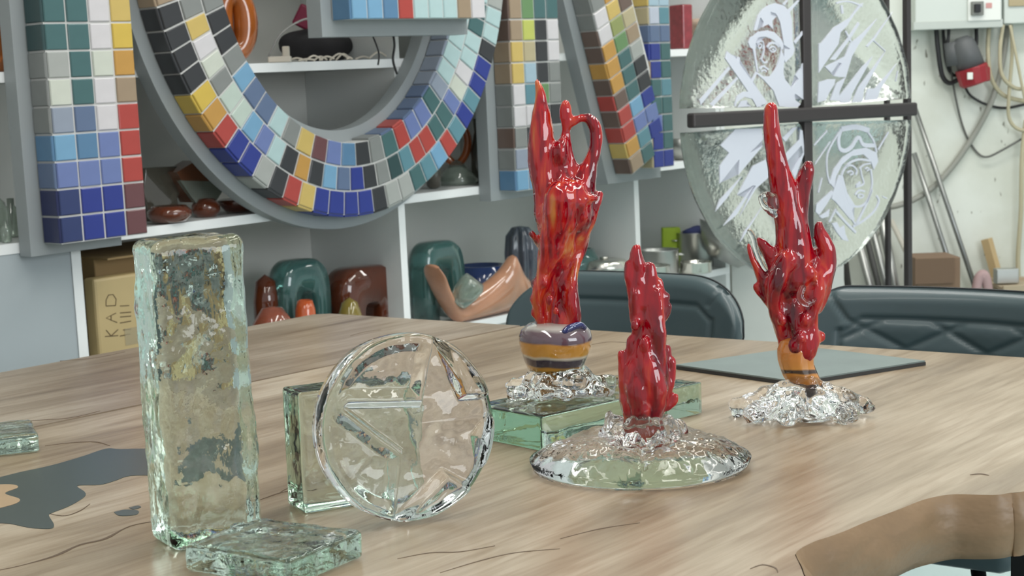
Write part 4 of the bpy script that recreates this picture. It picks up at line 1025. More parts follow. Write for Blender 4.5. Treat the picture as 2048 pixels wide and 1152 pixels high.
p = shelf_point(640, ts_, -0.2); k = sc_at(p)
bm = bmesh.new(); bmesh.ops.create_icosphere(bm, subdivisions=4, radius=1, matrix=Matrix.Diagonal((95*k, 40*k, 34*k, 1)))
for v in bm.verts: v.co *= 1+0.18*noise.noise(v.co*14)
tag(from_bm('black_bag', bm, mat('black_fabric', (28, 26, 30), 0.75), None, Matrix.Translation(p+V((0, 0, 34*k))) @ Matrix.Rotation(0.85, 4, 'Z'), smooth=True), 'crumpled black bag on the top shelf inside the ring', 'bag')
p = shelf_point(612, ts_, -0.22); tag(box('red_case', p+V((0.02, 0, 84*k)), (60*k, 30*k, 44*k), mat('dark_magenta', (122, 26, 60), 0.5), None, 0.006, rot=Matrix.Rotation(0.5, 3, 'Y')), 'dark magenta case on top of the black bag', 'case')
ivory = mat('ivory_plastic', (214, 206, 192), 0.5); rk = random.Random(3)
for i in range(14):
    xx = 545+i*16+rk.uniform(-6, 6); p = shelf_point(xx, ts_, -0.05-0.05*(i % 3)); k = sc_at(p)
    a = HD*(rk.uniform(20, 42)*k)+SN*rk.uniform(-0.02, 0.04); b = V((0, 0, rk.uniform(4, 16)*k))
    o = tube('plastic_strip', [p+V((0, 0, 0.004)) , p+a*0.5+b, p+a+V((0, 0, 0.006))], 0.0028, ivory, None, 6)
    tag(o, 'thin ivory strip in the pile of strips on the top shelf', 'strip', 'ivory strips on the top shelf')
p = shelf_point(573, ts_, -0.03); tag(box('adapter', p+V((0, 0, 15*k)), (13*k, 10*k, 30*k), ivory, None, 0.003), 'small white upright adapter block on the top shelf', 'adapter')
p = shelf_point(560, ts_, -0.02); tag(box('adapter', p+V((0, 0, 6*k)), (42*k, 18*k, 11*k), ivory, None, 0.003), 'small white flat adapter box lying on the top shelf', 'adapter')
w1 = [shelf_point(538, ts_, -0.1)+V((0, 0, 0.02)), sworld(560, 70, -0.1), sworld(600, 42, -0.12), sworld(640, 34, -0.14)]
tag(tube('cable', w1, 0.003, mat('grey_cable', (150, 150, 148), 0.5)), 'grey cable arching over the black bag', 'cable')
for i, pts in enumerate([[(740, 60), (752, 88), (758, 110), (756, 130)], [(784, 55), (789, 90), (786, 120), (794, 148)]]):
    tag(tube('wire', [sworld(x, y, 0.16) for x, y in pts], 0.0025 if i == 0 else 0.0035, mat('black_wire', (32, 32, 34), 0.5)), ['thin black wire hanging left under the horizontal letter', 'thicker black wire hanging right under the horizontal letter'][i], 'wire')
p = shelf_point(1363, ts_, -0.05); k = sc_at(p)
tag(box('red_package', p+V((0, 0, 44*k)), (26*k, 0.08, 88*k), mat('red_foil', (140, 44, 52), 0.25, var=0.5, vscale=40, coat=1), None, 0.006, rot=Matrix.Rotation(0.6, 3, 'Z')), 'shiny dark red packet on the top shelf beside the glass emblem', 'packet')
turned('clay_pot', 1402, ts_, -0.08, [(16, 0), (22, 2), (27, 44), (31, 44), (32, 58), (28, 58), (24, 46), (0.01, 8)], mat('beige_clay', (192, 170, 150), 0.7), 'beige clay pot behind the top left of the glass emblem', 'pot')
# cardboard boxes at the lower left
kraft = mat('kraft_board', (150, 124, 84), 0.75, var=0.08, vscale=6); kraft2 = mat('kraft_wrap', (190, 168, 122), 0.35, var=0.1, vscale=9)
a0 = suv(176, 560, -0.12); a1_ = suv(360, 560, -0.12)
cb_ = thing('cardboard_box', 'brown cardboard box in the lower left shelf bay', 'box', mw=SM)
sbox('carton', a0.x+.01, a1_.x+0.1, LOWV+0.001, MAINV-0.05, -0.36, -0.10, kraft, cb_, 0.004)
sbox('flap', a0.x+.01, a1_.x+0.1, MAINV-0.052, MAINV-0.047, -0.36, -0.04, kraft, cb_)
pk = thing('parcel', 'tape-wrapped kraft parcel with handwriting, left of the tall glass block', 'parcel', mw=SM)
q0 = suv(192, 700, -0.06); q1 = suv(192, 556, -0.06); q2 = suv(300, 556, -0.06)
PKW = -0.045
sbox('wrapper', q0.x, q2.x+0.03, LOWV+0.001, q1.y, PKW-0.05, PKW, kraft2, pk, 0.008)
ink = mat('pen_ink', (96, 78, 50), 0.7)
def stroke2(pts, wd, to3, name, mt, parent, h0, h1):
    P = [V((x, y, 0)) for x, y in pts]; n = len(P); a = []; b = []
    for i, p in enumerate(P):
        d = P[min(i+1, n-1)]-P[max(i-1, 0)]; nr = V((-d.y, d.x, 0)).normalized()*wd/2
        a.append((p.x+nr.x, p.y+nr.y)); b.append((p.x-nr.x, p.y-nr.y))
    bm = bmesh.new()
    def lay(arr, h): return [bm.verts.new(to3(x, y, h)) for x, y in arr]
    a0_, a1__, b0_, b1_ = lay(a, h0), lay(a, h1), lay(b, h0), lay(b, h1)
    for i in range(n-1):
        bm.faces.new((a1__[i], a1__[i+1], b1_[i+1], b1_[i])); bm.faces.new((a0_[i], b0_[i], b0_[i+1], a0_[i+1]))
        bm.faces.new((a0_[i], a0_[i+1], a1__[i+1], a1__[i])); bm.faces.new((b0_[i], b1_[i], b1_[i+1], b0_[i+1]))
    bm.faces.new((a0_[0], a1__[0], b1_[0], b0_[0])); bm.faces.new((a0_[-1], b0_[-1], b1_[-1], a1__[-1]))
    return from_bm(name, bm, mt, parent)
def pw(x, y): p = suv(x, y, PKW); return (p.x, p.y)
# handwriting reads upwards: K A D and digits
let = [[(210, 673), (236, 671)], [(222, 672), (212, 660)], [(222, 672), (236, 659)],                    # K
       [(234, 645), (212, 636), (232, 626)], [(222, 641), (222, 631)],                                  # A
       [(212, 612), (231, 611)], [(212, 612), (212, 600), (217, 590), (226, 589), (232, 598), (231, 611)],  # D
       [(240, 672), (260, 668)], [(246, 660), (262, 658)], [(240, 646), (262, 642)], [(240, 634), (262, 632)], [(240, 626), (262, 624)], [(240, 612), (258, 611)]]
to3 = lambda x, y, h: V((x, y, h))
for s_ in let: stroke2([pw(*q) for q in s_], 0.0024, to3, 'handwriting', ink, pk, PKW-0.0005, PKW+0.0008)
sbox('tape', pw(196, 0)[0], q2.x+0.03, pw(0, 700)[1] if False else pw(236, 694)[1], pw(236, 660)[1], PKW, PKW+0.0012, mat('clear_tape', (214, 198, 160), 0.08, coat=1, alpha=0.35), pk)

# white cabinet under the emblem
endp = SM @ V((U1, 0, 0)); CY = endp.y + 0.03
cbp = at_y(1466, 552, CY); zt = (SM @ V((U1, LOWV, 0))).z; xr = at_y(1690, 560, CY).x
wc = thing('low_cabinet', 'low white cabinet below the glass emblem, behind the chairs', 'cabinet', (0, 0, 0))
box('body', ((endp.x+0.02+xr)/2, CY+0.16, zt/2), (xr-endp.x-0.02, 0.28, zt-0.002), mat('rough_white_panel', (200, 203, 198), 0.7, var=0.05, vscale=10), wc)
box('top', ((endp.x+0.02+xr)/2, CY+0.16, zt+0.008), (xr-endp.x-0.02, 0.29, 0.016), board, wc)

# ------------------------------------------------------------------ round glass emblem on its black stand
EX = V((0.79, 0.61, 0)).normalized(); EN = V((EX.y, -EX.x, 0)); EO = at_y(1615, 229, 4.60)
EM = Matrix((EX, V((0, 0, 1)), EN)).transposed().to_4x4(); EM.translation = EO; EI = EM.inverted()
def epx(x, y, w_=0.0):
    p = EI @ on_plane(x, y, EO+EN*w_, EN); return (p.x, p.y)
iron = mat('dark_iron', (64, 60, 60), 0.45, metal=0.3)
st = thing('emblem_stand', 'black iron stand with a cross bar carrying the round glass emblem', 'stand', mw=EM)
RE = 0.472
eL, eR = epx(1378, 243)[0], epx(1826, 214)[0]
box('cross_bar', ((eL+eR)/2, 0, 0.004), (eR-eL, 0.040, 0.03), iron, st, 0.006)
box('centre_post', (0, (0.5-EO.z)/2+0.02, -0.0085), (0.034, 0.5+EO.z-0.04, 0.026), iron, st, 0.003)
px_r = epx(1815, 480, -0.055)[0]-0.010
box('side_post', (px_r+0.012, (0.75-EO.z)/2, -0.055), (0.020, 0.75+EO.z, 0.02), iron, st, 0.003)
px_b = epx(1776, 500, -0.22)[0]
box('brace', (px_b, (0.75-EO.z)/2, -0.22), (0.016, 0.75+EO.z, 0.016), iron, st, 0.003)
box('base_plate', (0.2, -EO.z+0.012, -0.1), (0.9, 0.02, 0.4), iron, st, 0.003)
quad = [('upper left', 1, -1), ('upper right', 1, 1), ('lower left', -1, -1), ('lower right', -1, 1)]
em = thing('glass_emblem', 'large round glass emblem engraved with helmeted soldiers, split in four by a black cross', 'glass emblem', mw=EM)
panes = {}
for qn, sy_, sx_ in quad:
    GX, GY = 0.020, 0.023; PTK = 0.036; rg = 0.02
    pts = []
    a0 = math.asin(GY/RE); a1_ = math.acos(GX/RE); na = 40
    # corner at the cross, rounded
    for j in range(7):
        b = PI + (PI/2)*j/6; pts.append((GX+rg+rg*math.cos(b), GY+rg+rg*math.sin(b)))
    for j in range(na+1):
        b = a0+0.02+(a1_-a0-0.04)*j/na; rr_e = RE*(1+0.006*noise.noise(V((math.cos(b)*9+sx_*3, math.sin(b)*9+sy_*5, 0))))
        pts.append((rr_e*math.cos(b), rr_e*math.sin(b)))
    pts = [(x*sx_, y*sy_) for x, y in pts]
    cxy = (0.2*sx_, 0.2*sy_)
    # dense front face made of rings shrinking to the centre of the pane
    bm = bmesh.new()
    den = []
    for i in range(len(pts)):
        p, q_ = V((*pts[i], 0)), V((*pts[(i+1) % len(pts)], 0)); nn = max(1, int((q_-p).length/0.012))
        for j in range(nn): den.append(p.lerp(q_, j/nn))
    nd = len(den); rings = []
    prof = [(0.0, -PTK, 0), (0.0, -PTK*0.66, .003), (0.0, -PTK*0.33, .003), (0.0, -0.004, .002), (0.03, 0.0, 0), (0.10, 0.0, 0), (0.135, -0.004, 0), (0.3, -0.004, 0), (0.5, -0.004, 0), (0.75, -0.004, 0), (0.92, -0.004, 0)]
    for (s_, z_, am) in prof:
        row = []
        for p in den:
            far = p.length > RE*0.93
            q_ = p.lerp(V((*cxy, 0)), s_ if far or s_ > 0.2 else s_*0.5)
            nn_ = noise.noise(V((p.x*40, p.y*40, z_*60)))
            zz = z_ + 0.0010*noise.noise(V((q_.x*25, q_.y*9, 2)))
            q2_ = q_*(1+(am*1.5*nn_ if far else 0))
            row.append(bm.verts.new((q2_.x, q2_.y, zz)))
        rings.append(row)
    for a, b in zip(rings, rings[1:]):
        for j in range(nd): bm.faces.new((a[j], a[(j+1) % nd], b[(j+1) % nd], b[j]))
    c = bm.verts.new((*cxy, -0.004))
    for j in range(nd): bm.faces.new((rings[-1][j], rings[-1][(j+1) % nd], c))
    bm.faces.new(rings[0][::-1])
    panes[qn] = from_bm('glass_pane', bm, glass_emblem, em, None, smooth=True)
eng = mat('frosted_engraving', (212, 215, 226), 0.6, alpha=0.92)
def eng_poly(pane, o, sca, pts):
    P = [epx(o[0]+x/sca, o[1]+y/sca) for x, y in pts]
    from_bm('engraving', prism_bm(P, -0.0035, 0.0003+0.0002*rnd.random()), eng, panes[pane])
def eng_line(pane, o, sca, pts, wd):
    P = [epx(o[0]+x/sca, o[1]+y/sca) for x, y in pts]
    P = [(p.x, p.y) for p in smooth_path([V((*p, 0)) for p in P], 4)]
    stroke2(P, wd/sca*0.0020, to3, 'engraving', eng, panes[pane], -0.0035, 0.0006)
UL, UR, LLo, LRo = (1370, 0), (1600, 0), (1370, 220), (1600, 220)
a = 'upper left'
for p in [
  [(690, 290), (662, 290), (678, 220), (700, 150), (742, 90), (800, 50), (870, 30), (950, 55), (1005, 110), (1028, 200), (1033, 400), (1052, 480), (1035, 530), (965, 600), (950, 560), (955, 470), (1010, 470), (950, 430), (935, 330), (915, 220), (885, 150), (868, 128), (822, 112), (826, 150), (880, 155), (838, 200), (845, 280), (800, 232), (742, 262), (755, 210), (725, 165)],
  [(655, 345), (700, 305), (790, 290), (860, 310), (920, 370), (945, 425), (940, 480), (905, 440), (850, 385), (780, 350), (700, 355), (682, 400), (676, 470), (690, 590), (705, 690), (690, 690), (668, 560), (652, 470), (625, 455), (608, 410), (625, 360)],
  [(925, 470), (955, 560), (945, 700), (960, 760), (1030, 850), (1060, 960), (1060, 1010), (1000, 1030), (905, 1020), (850, 870), (760, 770), (690, 710), (650, 790), (632, 780), (680, 688), (760, 735), (820, 730), (868, 660), (912, 560)],
  [(400, 490), (435, 515), (500, 570), (515, 545), (530, 560), (522, 610), (790, 985), (740, 1030), (690, 1020), (580, 840), (385, 560)],
  [(140, 960), (420, 640), (435, 660), (270, 860), (150, 1010)], [(240, 1000), (500, 740), (510, 755), (400, 880), (270, 1020)],
  [(470, 1020), (500, 920), (560, 880), (620, 880), (700, 930), (720, 1020), (690, 1030), (650, 950), (570, 930), (500, 980), (490, 1020)],
  [(500, 1030), (540, 970), (600, 960), (590, 1000), (640, 1020)],
  [(1158, 560), (1158, 920), (1140, 960), (1060, 900), (1040, 940), (1020, 850), (1090, 760), (1060, 720), (1100, 660)],
  [(940, 40), (975, 0), (992, 0), (955, 52)], [(985, 100), (1085, 0), (1100, 5), (1003, 120)], [(1045, 400), (1150, 270), (1156, 295), (1060, 425)],
  [(1000, 1000), (1060, 960), (1110, 1000), (1080, 1030), (1000, 1030)]]: eng_poly(a, UL, 4.8, p)
for p, wd in [([(692, 420), (720, 395), (752, 405), (748, 470)], 9), ([(700, 440), (722, 420), (735, 445), (715, 465), (700, 445)], 8), ([(752, 405), (760, 470), (745, 540), (735, 575)], 11), ([(728, 560), (760, 600), (792, 592)], 12),
              ([(790, 455), (820, 415), (865, 415), (905, 450)], 15), ([(805, 470), (845, 445), (875, 475), (845, 500), (815, 480)], 9), ([(838, 472), (852, 478)], 12),
              ([(720, 665), (745, 635), (772, 645), (800, 668)], 12), ([(730, 688), (762, 672), (785, 690)], 9), ([(690, 360), (760, 345), (850, 380), (905, 440)], 8), ([(930, 430), (915, 540), (880, 650)], 8)]:
    eng_line(a, UL, 4.8, p, wd)
a = 'upper right'
for p in [[(180, 420), (205, 410), (330, 260), (480, 170), (570, 40), (612, 28), (520, 140), (450, 250), (390, 310), (370, 420), (180, 700)],
  [(290, 572), (440, 390), (560, 210), (572, 232), (480, 380), (340, 575)],
  [(240, 640), (430, 540), (480, 420), (600, 320), (742, 178), (560, 430), (500, 540), (440, 740), (380, 740), (330, 730), (400, 610), (370, 600), (330, 660), (300, 700)],
  [(180, 790), (270, 760), (340, 760), (330, 810), (280, 890), (250, 960), (170, 985)], [(290, 960), (350, 800), (440, 740), (380, 880), (375, 920), (400, 970)],
  [(375, 925), (600, 640), (700, 540), (555, 800), (500, 900), (480, 980), (390, 985)], [(500, 980), (560, 840), (822, 490), (615, 860), (600, 975)],
  [(620, 965), (650, 850), (720, 850), (930, 610), (775, 850), (740, 955)],
  [(635, 442), (700, 370), (890, 115), (722, 372), (650, 452)]]: eng_poly(a, UR, 4.8, p)
for p, wd in [([(350, 30), (420, 12), (500, 20), (600, 60)], 12), ([(400, 50), (410, 130)], 22), ([(440, 300), (490, 400)], 14), ([(700, 380), (820, 490)], 8), ([(920, 780), (940, 680)], 8)]: eng_line(a, UR, 4.8, p, wd)
a = 'lower left'
for p in [[(240, 240), (340, 130), (520, 124), (530, 200), (440, 290), (530, 240), (362, 440), (368, 335), (235, 500), (235, 380), (300, 290)],
  [(355, 575), (460, 380), (560, 330), (575, 450), (480, 535), (372, 720), (430, 600), (480, 515), (462, 510)], [(205, 690), (235, 610), (385, 450), (290, 590)],
  [(260, 785), (310, 720), (465, 515), (350, 710)], [(375, 895), (400, 830), (525, 655), (460, 760)],
  [(797, 140), (810, 290), (745, 465), (722, 420), (800, 290), (790, 240), (695, 345), (680, 300), (775, 200), (780, 130)], [(660, 190), (730, 120), (760, 116), (680, 215)]]: eng_poly(a, LLo, 3.389, p)
a = 'lower right'
for p in [[(200, 490), (230, 400), (290, 320), (370, 268), (450, 256), (520, 290), (530, 350), (500, 405), (480, 345), (430, 300), (350, 312), (285, 370), (245, 450), (232, 530)],
  [(230, 540), (262, 440), (290, 444), (320, 560), (375, 650), (352, 680), (372, 745), (340, 740), (240, 620), (214, 600)],
  [(105, 690), (110, 640), (215, 545), (228, 560), (180, 640), (130, 712)], [(215, 768), (250, 760), (270, 800), (300, 780), (308, 840), (330, 890), (290, 880), (250, 830)],
  [(130, 720), (180, 690), (200, 670), (195, 720), (150, 735)]]: eng_poly(a, LRo, 3.388, p)
for p, wd in [([(265, 150), (190, 290), (185, 420), (205, 500)], 9), ([(460, 150), (500, 210), (520, 290)], 11), ([(280, 130), (262, 200), (272, 262), (310, 275), (350, 250), (385, 195), (405, 190), (430, 235), (505, 240)], 20), ([(280, 130), (380, 115), (470, 140)], 26),
   ([(480, 400), (490, 500), (465, 600), (420, 650), (360, 650), (330, 620), (300, 520), (285, 440), (330, 365), (400, 335), (480, 345)], 11),
   ([(240, 680), (310, 760), (380, 830)], 13), ([(490, 540), (440, 660), (380, 780)], 13), ([(520, 580), (535, 620), (500, 690), (430, 750), (360, 790)], 11), ([(300, 640), (340, 720), (380, 780)], 9),
   ([(310, 385), (350, 375), (385, 405), (380, 440)], 9), ([(320, 425), (345, 412), (362, 430), (340, 440)], 8), ([(405, 400), (432, 372), (480, 362)], 8), ([(440, 400), (455, 390), (470, 402), (452, 412)], 7), ([(412, 400), (420, 450), (432, 500), (380, 522)], 9), ([(382, 515), (410, 490)], 14),
   ([(375, 575), (400, 545), (440, 552)], 9), ([(390, 580), (410, 570), (432, 582), (410, 596), (390, 584)], 8), ([(125, 560), (150, 460)], 8), ([(100, 370), (205, 215)], 6), ([(95, 240), (185, 140)], 8), ([(530, 270), (600, 150)], 8), ([(200, 760), (245, 670)], 9), ([(560, 585), (590, 600)], 6)]:
    eng_line(a, LRo, 3.388, p, wd)

# ------------------------------------------------------------------ chairs at the end of the table
leather = mat('grey_leather', (58, 74, 78), 0.40, coat=0.1, bump=[((120, 120, 120), 0.08, 0.001)])
piping = mat('dark_piping', (24, 28, 32), 0.5)
def chair(cx_px, cyd, wid, top_z, quilt, label, rcn, cutn, yaw=0.0):
    c = at_y(cx_px, 600, cyd); base = V((c.x, c.y, 0))
    fx = e1; fy = V((-e1.y, e1.x, 0))       # fx along the end edge (to the right), fy away from the table
    rotz = math.atan2(fx.y, fx.x)+yaw
    t = thing('chair', label, 'chair', base, 'upholstered chairs at the end of the table'); t.rotation_euler = (0, 0, rotz)
    H0 = 0.46; HT = top_z
    NU, NV = 110, 90
    def outline(s, t_):
        # half width at height fraction t_
        return wid/2*(0.80+0.20*min(1, t_/0.7))
    def front(s, t_):
        r = 0.0
        zt_ = H0-0.04 + (HT-H0+0.04)*t_
        # rounded top corners
        xx = s*outline(s, t_)
        yy = 0.10*s*s*-1.0*(0.55+0.45*(1-t_)) + 0.06*t_      # wraps towards the sitter at the sides
        return xx, yy, zt_
    bm = bmesh.new(); G = {}
    for side in (0, 1):
        for i in range(NU+1):
            s = -1+2*i/NU
            for j in range(NV+1):
                t_ = j/NV
                # superellipse mapping keeps the top corners round
                rc = rcn
                k_ = max(0, (abs(s)-(1-rc))/rc); cut = 1-(1-math.sqrt(max(0, 1-k_**2.2)))*cutn
                tt = t_*cut
                xx, yy, zz = front(s, tt)
                edge = min(1, (1-abs(s))/0.05)*1.0; edge_t = min(1, (1-t_)/0.07)
                puff = (1-(1-edge)**2)**0.5*(1-(1-edge_t)**2)**0.5 if edge < 1 or edge_t < 1 else 1
                th_ = 0.030*puff
                if side == 0:
                    off = -th_
                    X, Z = s*wid/2, zz
                    # groove below the top roll and beside the panel
                    gz = (HT-0.060) - 0.0; px0 = 0.66
                    def gr(d, w_=0.006): return math.exp(-(d/w_)**2)
                    g_ = 0
                    pan = (abs(X)/(wid/2)); zp = HT-0.062
                    # groove line: flat top, sloping sides (trapezoid)
                    topline = zp - max(0, (pan-0.60))*0.9*0.25
                    if pan < 0.74: g_ = max(g_, gr(zz-topline))
                    side_x = 0.74 - 0.05*0
                    if zz < zp-0.02: g_ = max(g_, gr((pan-side_x)*wid/2, 0.006))
                    g_ = max(g_, gr((abs(X)-(wid/2*0.70)-(zz-zp)*0.75)*0.8, 0.005)) if zz > zp else g_
                    if quilt and zz < zp and pan < 0.74:
                        a_ = (X/0.165+(zz-HT)/0.080); b_ = (X/0.165-(zz-HT)/0.080)
                        da = abs(a_-round(a_)); db = abs(b_-round(b_))
                        g_ = max(g_, math.exp(-(da*0.1/0.008)**2), math.exp(-(db*0.1/0.008)**2))*0.8; off -= 0.003*min(1, da*2.5)*min(1, db*2.5)
                    off += 0.006*g_
                else: off = th_*0.55
                G[side, i, j] = bm.verts.new((xx, yy+off, zz))
    for side in (0, 1):
        for i in range(NU):
            for j in range(NV):
                bm.faces.new((G[side, i, j], G[side, i+1, j], G[side, i+1, j+1], G[side, i, j+1]))
    for j in range(NV):
        for i in (0, NU): bm.faces.new((G[0, i, j], G[0, i, j+1], G[1, i, j+1], G[1, i, j]))
    for i in range(NU):
        for j in (0, NV): bm.faces.new((G[0, i, j], G[0, i+1, j], G[1, i+1, j], G[1, i, j]))
    bk = from_bm('backrest', bm, leather, t, None, smooth=True)
    # piping along the outer edge
    pp = []
    for i in range(0, NU+1):
        s = -1+2*i/NU; k_ = max(0, (abs(s)-(1-rcn))/rcn); cut = 1-(1-math.sqrt(max(0, 1-k_**2.2)))*cutn
        x, y, z = front(s, cut); pp.append(V((x, y+0.008, z)))
    x, y, z = front(-1, 0.05); x2, y2, z2 = front(1, 0.05)
    bm = bmesh.new(); add_tube(bm, [V((x, y+0.006, z))]+pp+[V((x2, y2+0.006, z2))], 0.0022, 6); from_bm('piping', bm, piping, bk, smooth=True)
    bm = bmesh.new(); add_box(bm, V((0, -0.20, 0.45)), (wid*0.92, 0.44, 0.09), None, 0.03); from_bm('seat', bm, leather, t, smooth=True)
    for sx_ in (-1, 1):
        for sy_ in (-1, 1):
            bm = bmesh.new(); add_tube(bm, [V((sx_*wid*0.30, -0.2+sy_*0.13, 0.42)), V((sx_*wid*0.44, -0.2+sy_*0.20, 0.0))], [0.014, 0.009], 10)
            from_bm('leg', bm, blk, t, smooth=True)
    return t
chair(1250, 3.66, 0.62, 0.828, False, 'dark grey-green upholstered chair behind the table, smooth rounded backrest, left of the two', 0.55, 0.30)
chair(1888, 3.12, 0.575, 0.835, True, 'dark grey-green upholstered chair with diamond quilted backrest, right of the two', 0.28, 0.20)

# ------------------------------------------------------------------ things on and against the back wall
WY = WALLY
def wl(x, y, off=0.03): return at_y(x, y, WY-off)
def wbox(name, x0, y0, x1, y1, dep, mt, parent, bev=0.004, off=0.0):
    a = wl(x0, y0, off+dep); b = wl(x1, y1, off+dep)
    return box(name, ((a.x+b.x)/2, WY-off-dep/2, (a.z+b.z)/2), (abs(b.x-a.x), dep, abs(a.z-b.z)), mt, parent, bev)
bx = thing('electrical_box', 'pale grey electrical box with a breaker on the wall, top right', 'electrical box')
cream = mat('pale_grey_enamel', (206, 212, 206), 0.4); wplate = mat('white_plate', (230, 232, 226), 0.35)
wbox('housing', 1830, -60, 2004, 50, 0.12, cream, bx)
wbox('base_rim', 1827, 44, 2006, 54, 0.125, mat('enamel_rim', (188, 194, 188), 0.4), bx, 0.002)
fp = wbox('face_plate', 1936, -6, 2002, 40, 0.01, wplate, bx, 0.002, 0.12)
wbox('breaker', 1944, 3, 1968, 30, 0.016, mat('breaker_grey', (120, 122, 116), 0.4), bx, 0.002, 0.13)
wbox('switch', 1950, 8, 1962, 24, 0.012, blk, bx, 0.002, 0.146)
wbox('red_mark', 1972, 6, 1984, 16, 0.001, mat('pale_red', (206, 150, 146), 0.5), bx, 0, 0.131)
bx2 = thing('electrical_box', 'second smaller grey electrical box at the top right corner of the photo', 'electrical box')
wbox('housing', 2008, -60, 2110, 44, 0.09, cream, bx2); wbox('cover', 2018, -50, 2100, 10, 0.008, mat('ochre_cover', (176, 160, 126), 0.5), bx2, 0.002, 0.09)
blackc = mat('black_cable', (34, 34, 36), 0.5); beige = mat('beige_cable', (186, 178, 150), 0.55); greyh = mat('grey_hose', (150, 150, 142), 0.5)
def cab(label, pts, r, mt, name='cable', off=0.04, cat='cable', grp=None):
    return tag(tube(name, [wl(x, y, off+0.012*math.sin(i*1.3)) for i, (x, y) in enumerate(pts)], r, mt, None, 8), label, cat, grp)
cab('thick black cable looping left of the red connector', [(1872, 52), (1876, 100), (1884, 150), (1898, 166), (1914, 160), (1926, 146)], 0.010, blackc, off=0.05)
cab('second black cable loop nearest the grey plug', [(1886, 52), (1888, 90), (1894, 130), (1906, 150), (1920, 148)], 0.007, blackc, off=0.03)
cab('short black cable straight down from the electrical box', [(1898, 52), (1896, 80), (1890, 104)], 0.007, blackc, off=0.07)
cab('black cable right of the grey plug', [(1952, 52), (1953, 80), (1950, 112)], 0.008, blackc, off=0.03)
cab('long thin grey cable drooping across the wall to the right', [(1886, 60), (1898, 120), (1912, 200), (1928, 260), (1950, 300), (1972, 314), (2005, 300), (2060, 268)], 0.0045, mat('thin_grey_cable', (98, 98, 94), 0.5), off=0.02)
cab('thin black cable from the red connector running right', [(1928, 168), (1940, 190), (1970, 208), (2010, 216), (2060, 206)], 0.0055, blackc, off=0.02)
cab('thick grey hose curving down and left behind the emblem', [(2016, 52), (2004, 130), (1982, 205), (1945, 275), (1895, 345), (1845, 390), (1780, 414), (1700, 410)], 0.012, greyh, 'hose', 0.03, 'hose')
cab('beige cable loop nearest the grey hose', [(1978, 52), (1976, 110), (1984, 160), (2010, 192), (2060, 204)], 0.009, beige, off=0.05)
cab('beige cable hanging in the middle of the coils', [(2006, 50), (2000, 100), (2004, 150), (2030, 176), (2060, 176)], 0.008, beige, off=0.08)
cab('long beige cable hanging lowest at the right edge', [(2022, 50), (2024, 110), (2018, 190), (2018, 235), (2036, 258), (2070, 262)], 0.0075, beige, off=0.06)
cab('thin beige cable slanting to the right edge', [(2020, 50), (2034, 120), (2048, 190), (2060, 240)], 0.006, beige, off=0.09)
cab('beige cable at the far right running down the wall', [(2052, 240), (2044, 320), (2042, 420), (2036, 520), (2040, 600)], 0.010, beige, off=0.04)
plug = thing('power_connector', 'grey and red industrial power connector hanging by its cable', 'connector', (0, 0, 0))
a_, b2, c2 = wl(1926, 84, 0.10), wl(1942, 134, 0.10), wl(1949, 166, 0.10)
bm = bmesh.new(); dd = (b2-a_).normalized(); add_tube(bm, [a_-dd*0.02, a_, a_.lerp(b2, .4), b2], [0.025, 0.045, 0.052, 0.056], 14); from_bm('grip', bm, mat('plug_grey', (92, 94, 96), 0.5), plug, smooth=True)
bm = bmesh.new(); add_tube(bm, [b2, b2+dd*0.005, c2, c2+dd*0.006], [0.062, 0.066, 0.060, 0.05], 14); sk = from_bm('red_socket', bm, mat('plug_red', (150, 34, 44), 0.4), plug, smooth=False)
fl = wl(1968, 148, 0.10); bm = bmesh.new(); add_box(bm, fl, (0.04, 0.05, 0.06), None, 0.008); from_bm('flap', bm, mat('plug_red', (0, 0, 0)), plug)
bm = bmesh.new(); add_box(bm, wl(1940, 152, 0.165), (0.022, 0.008, 0.028), None, 0.002); from_bm('label_plate', bm, wplate, plug)
bm = bmesh.new(); s0c = wl(1905, 84, 0.08); add_tube(bm, [s0c, wl(1912, 130, 0.08)], [0.036, 0.040], 12); from_bm('second_grip', bm, mat('plug_grey', (0, 0, 0)), plug, smooth=True)

# rods leaning on the wall: they run on down to the floor
galv = mat('galvanised_steel', (150, 152, 150), 0.3, metal=0.8)
def rod(label, p, q, r, mt, y0=6.55, y1=6.5, name='steel_rod', cat='rod', grp='rods leaning against the wall', sq=False):
    A = at_y(p[0], p[1], y0); B = at_y(q[0], q[1], y1)
    D = (B-A); B2 = A + D*((A.z-0.01)/(A.z-B.z))
    if B2.y < 5.7: pass
    bm = bmesh.new(); add_tube(bm, [A, B2], r, 4 if sq else 10)
    return tag(from_bm(name, bm, mt, None, smooth=not sq), label, cat, grp)
rod('long thin steel rod leaning right from the end of the cross bar, right one', (1826, 206), (1948, 568), 0.011, galv, 6.55, 6.53)
rod('long thin steel rod parallel to and left of the rightmost one', (1828, 306), (1912, 568), 0.011, galv, 6.55, 6.53)
rod('thin pale rod just left of the black post, leaning right', (1782, 440), (1843, 568), 0.011, mat('pale_rod', (190, 186, 174), 0.4), 6.52, 6.5)
rod('dark thick bar under the emblem, leftmost of the bars', (1684, 470), (1696, 570), 0.014, mat('dark_bar', (58, 58, 56), 0.5), 6.53, 6.51, sq=True)
rod('steel bar under the emblem, second from the left', (1706, 440), (1740, 570), 0.018, steel_d, 6.52, 6.5)
rod('dark bar in the middle of the bars under the emblem', (1722, 430), (1757, 570), 0.013, mat('dark_bar', (0, 0, 0)), 6.47, 6.45)
rod('thin bright steel tube, second from the right of the bars', (1738, 430), (1772, 570), 0.014, galv, 6.52, 6.5)
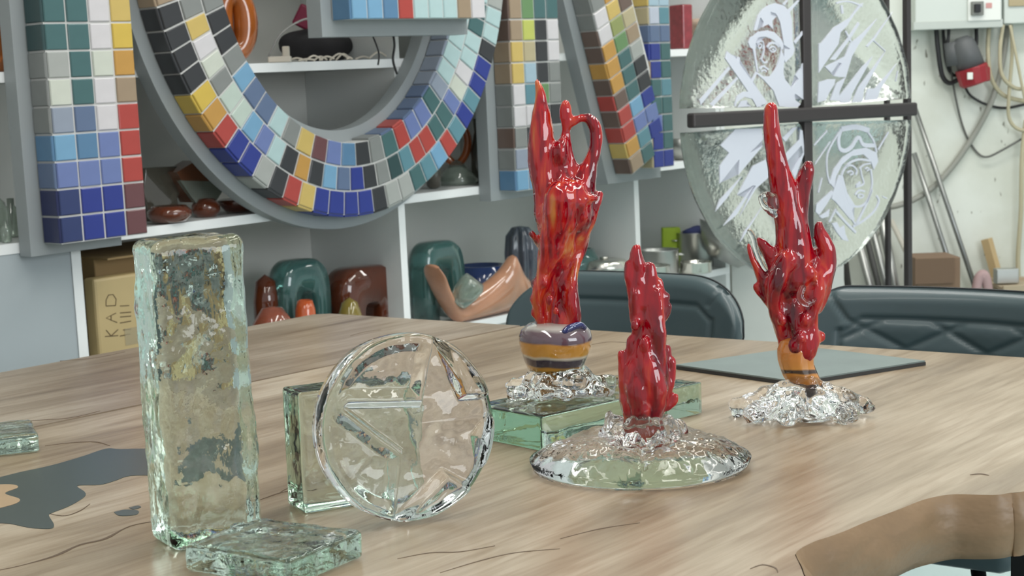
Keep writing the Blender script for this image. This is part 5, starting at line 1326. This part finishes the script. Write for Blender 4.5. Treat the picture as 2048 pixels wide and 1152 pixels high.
rod('wide steel tube, rightmost of the bars under the emblem', (1758, 410), (1790, 570), 0.019, steel_d, 6.52, 6.5)
cbx = thing('cardboard_box', 'tall brown cardboard box against the wall behind the quilted chair', 'box')
a_ = at_y(1834, 517, 6.2); b2 = at_y(1921, 517, 6.2)
box('carton', ((a_.x+b2.x)/2, 6.3, a_.z/2), (b2.x-a_.x, 0.2, a_.z), mat('brown_board', (128, 104, 84), 0.8), cbx, 0.004)
box('flap', ((a_.x+b2.x)/2-0.02, 6.19, a_.z-0.05), ((b2.x-a_.x)*0.9, 0.006, 0.1), mat('brown_board2', (112, 90, 72), 0.8), cbx, 0.001)
rod('pale wooden stick leaning at the right behind the quilted chair', (1973, 478), (1998, 568), 0.024, mat('pine', (196, 170, 128), 0.6, var=0.1), 6.56, 6.54, 'wooden_stick', 'stick', None, True)
cr_t = thing('wooden_crate', 'low wooden crate with bits of metal at the right edge behind the quilted chair', 'crate')
a_ = at_y(1990, 562, 6.35); b2 = at_y(2080, 562, 6.35)
for k_ in range(4):
    zz = a_.z*(k_+0.5)/4
    box('board', ((a_.x+b2.x)/2, 6.25, zz), (b2.x-a_.x, 0.018, a_.z/4-0.012), mat('crate_wood', (176, 160, 136), 0.7, var=0.1), cr_t, 0.002)
box('back', ((a_.x+b2.x)/2, 6.45, a_.z/2), (b2.x-a_.x, 0.02, a_.z), mat('crate_wood', (0, 0, 0)), cr_t)
box('floor_board', ((a_.x+b2.x)/2, 6.35, a_.z-0.02), (b2.x-a_.x, 0.18, 0.012), mat('crate_wood', (0, 0, 0)), cr_t)
mp_ = at_y(2012, 556, 6.35); tag(box('metal_bracket', (mp_.x, 6.35, a_.z+0.02), (0.09, 0.05, 0.06), steel_d, None, 0.004), 'small metal bracket on the crate at the right edge', 'bracket')
tag(tube('paper_twist', [at_y(1950, 566, 6.3)+V((0, 0, -0.06)), at_y(1958, 556, 6.3), at_y(1970, 552, 6.3), at_y(1978, 560, 6.3)+V((0, 0, -0.06))], 0.02, mat('pink_cloth', (178, 150, 150), 0.8)), 'pinkish rag beside the pale wooden stick', 'rag')
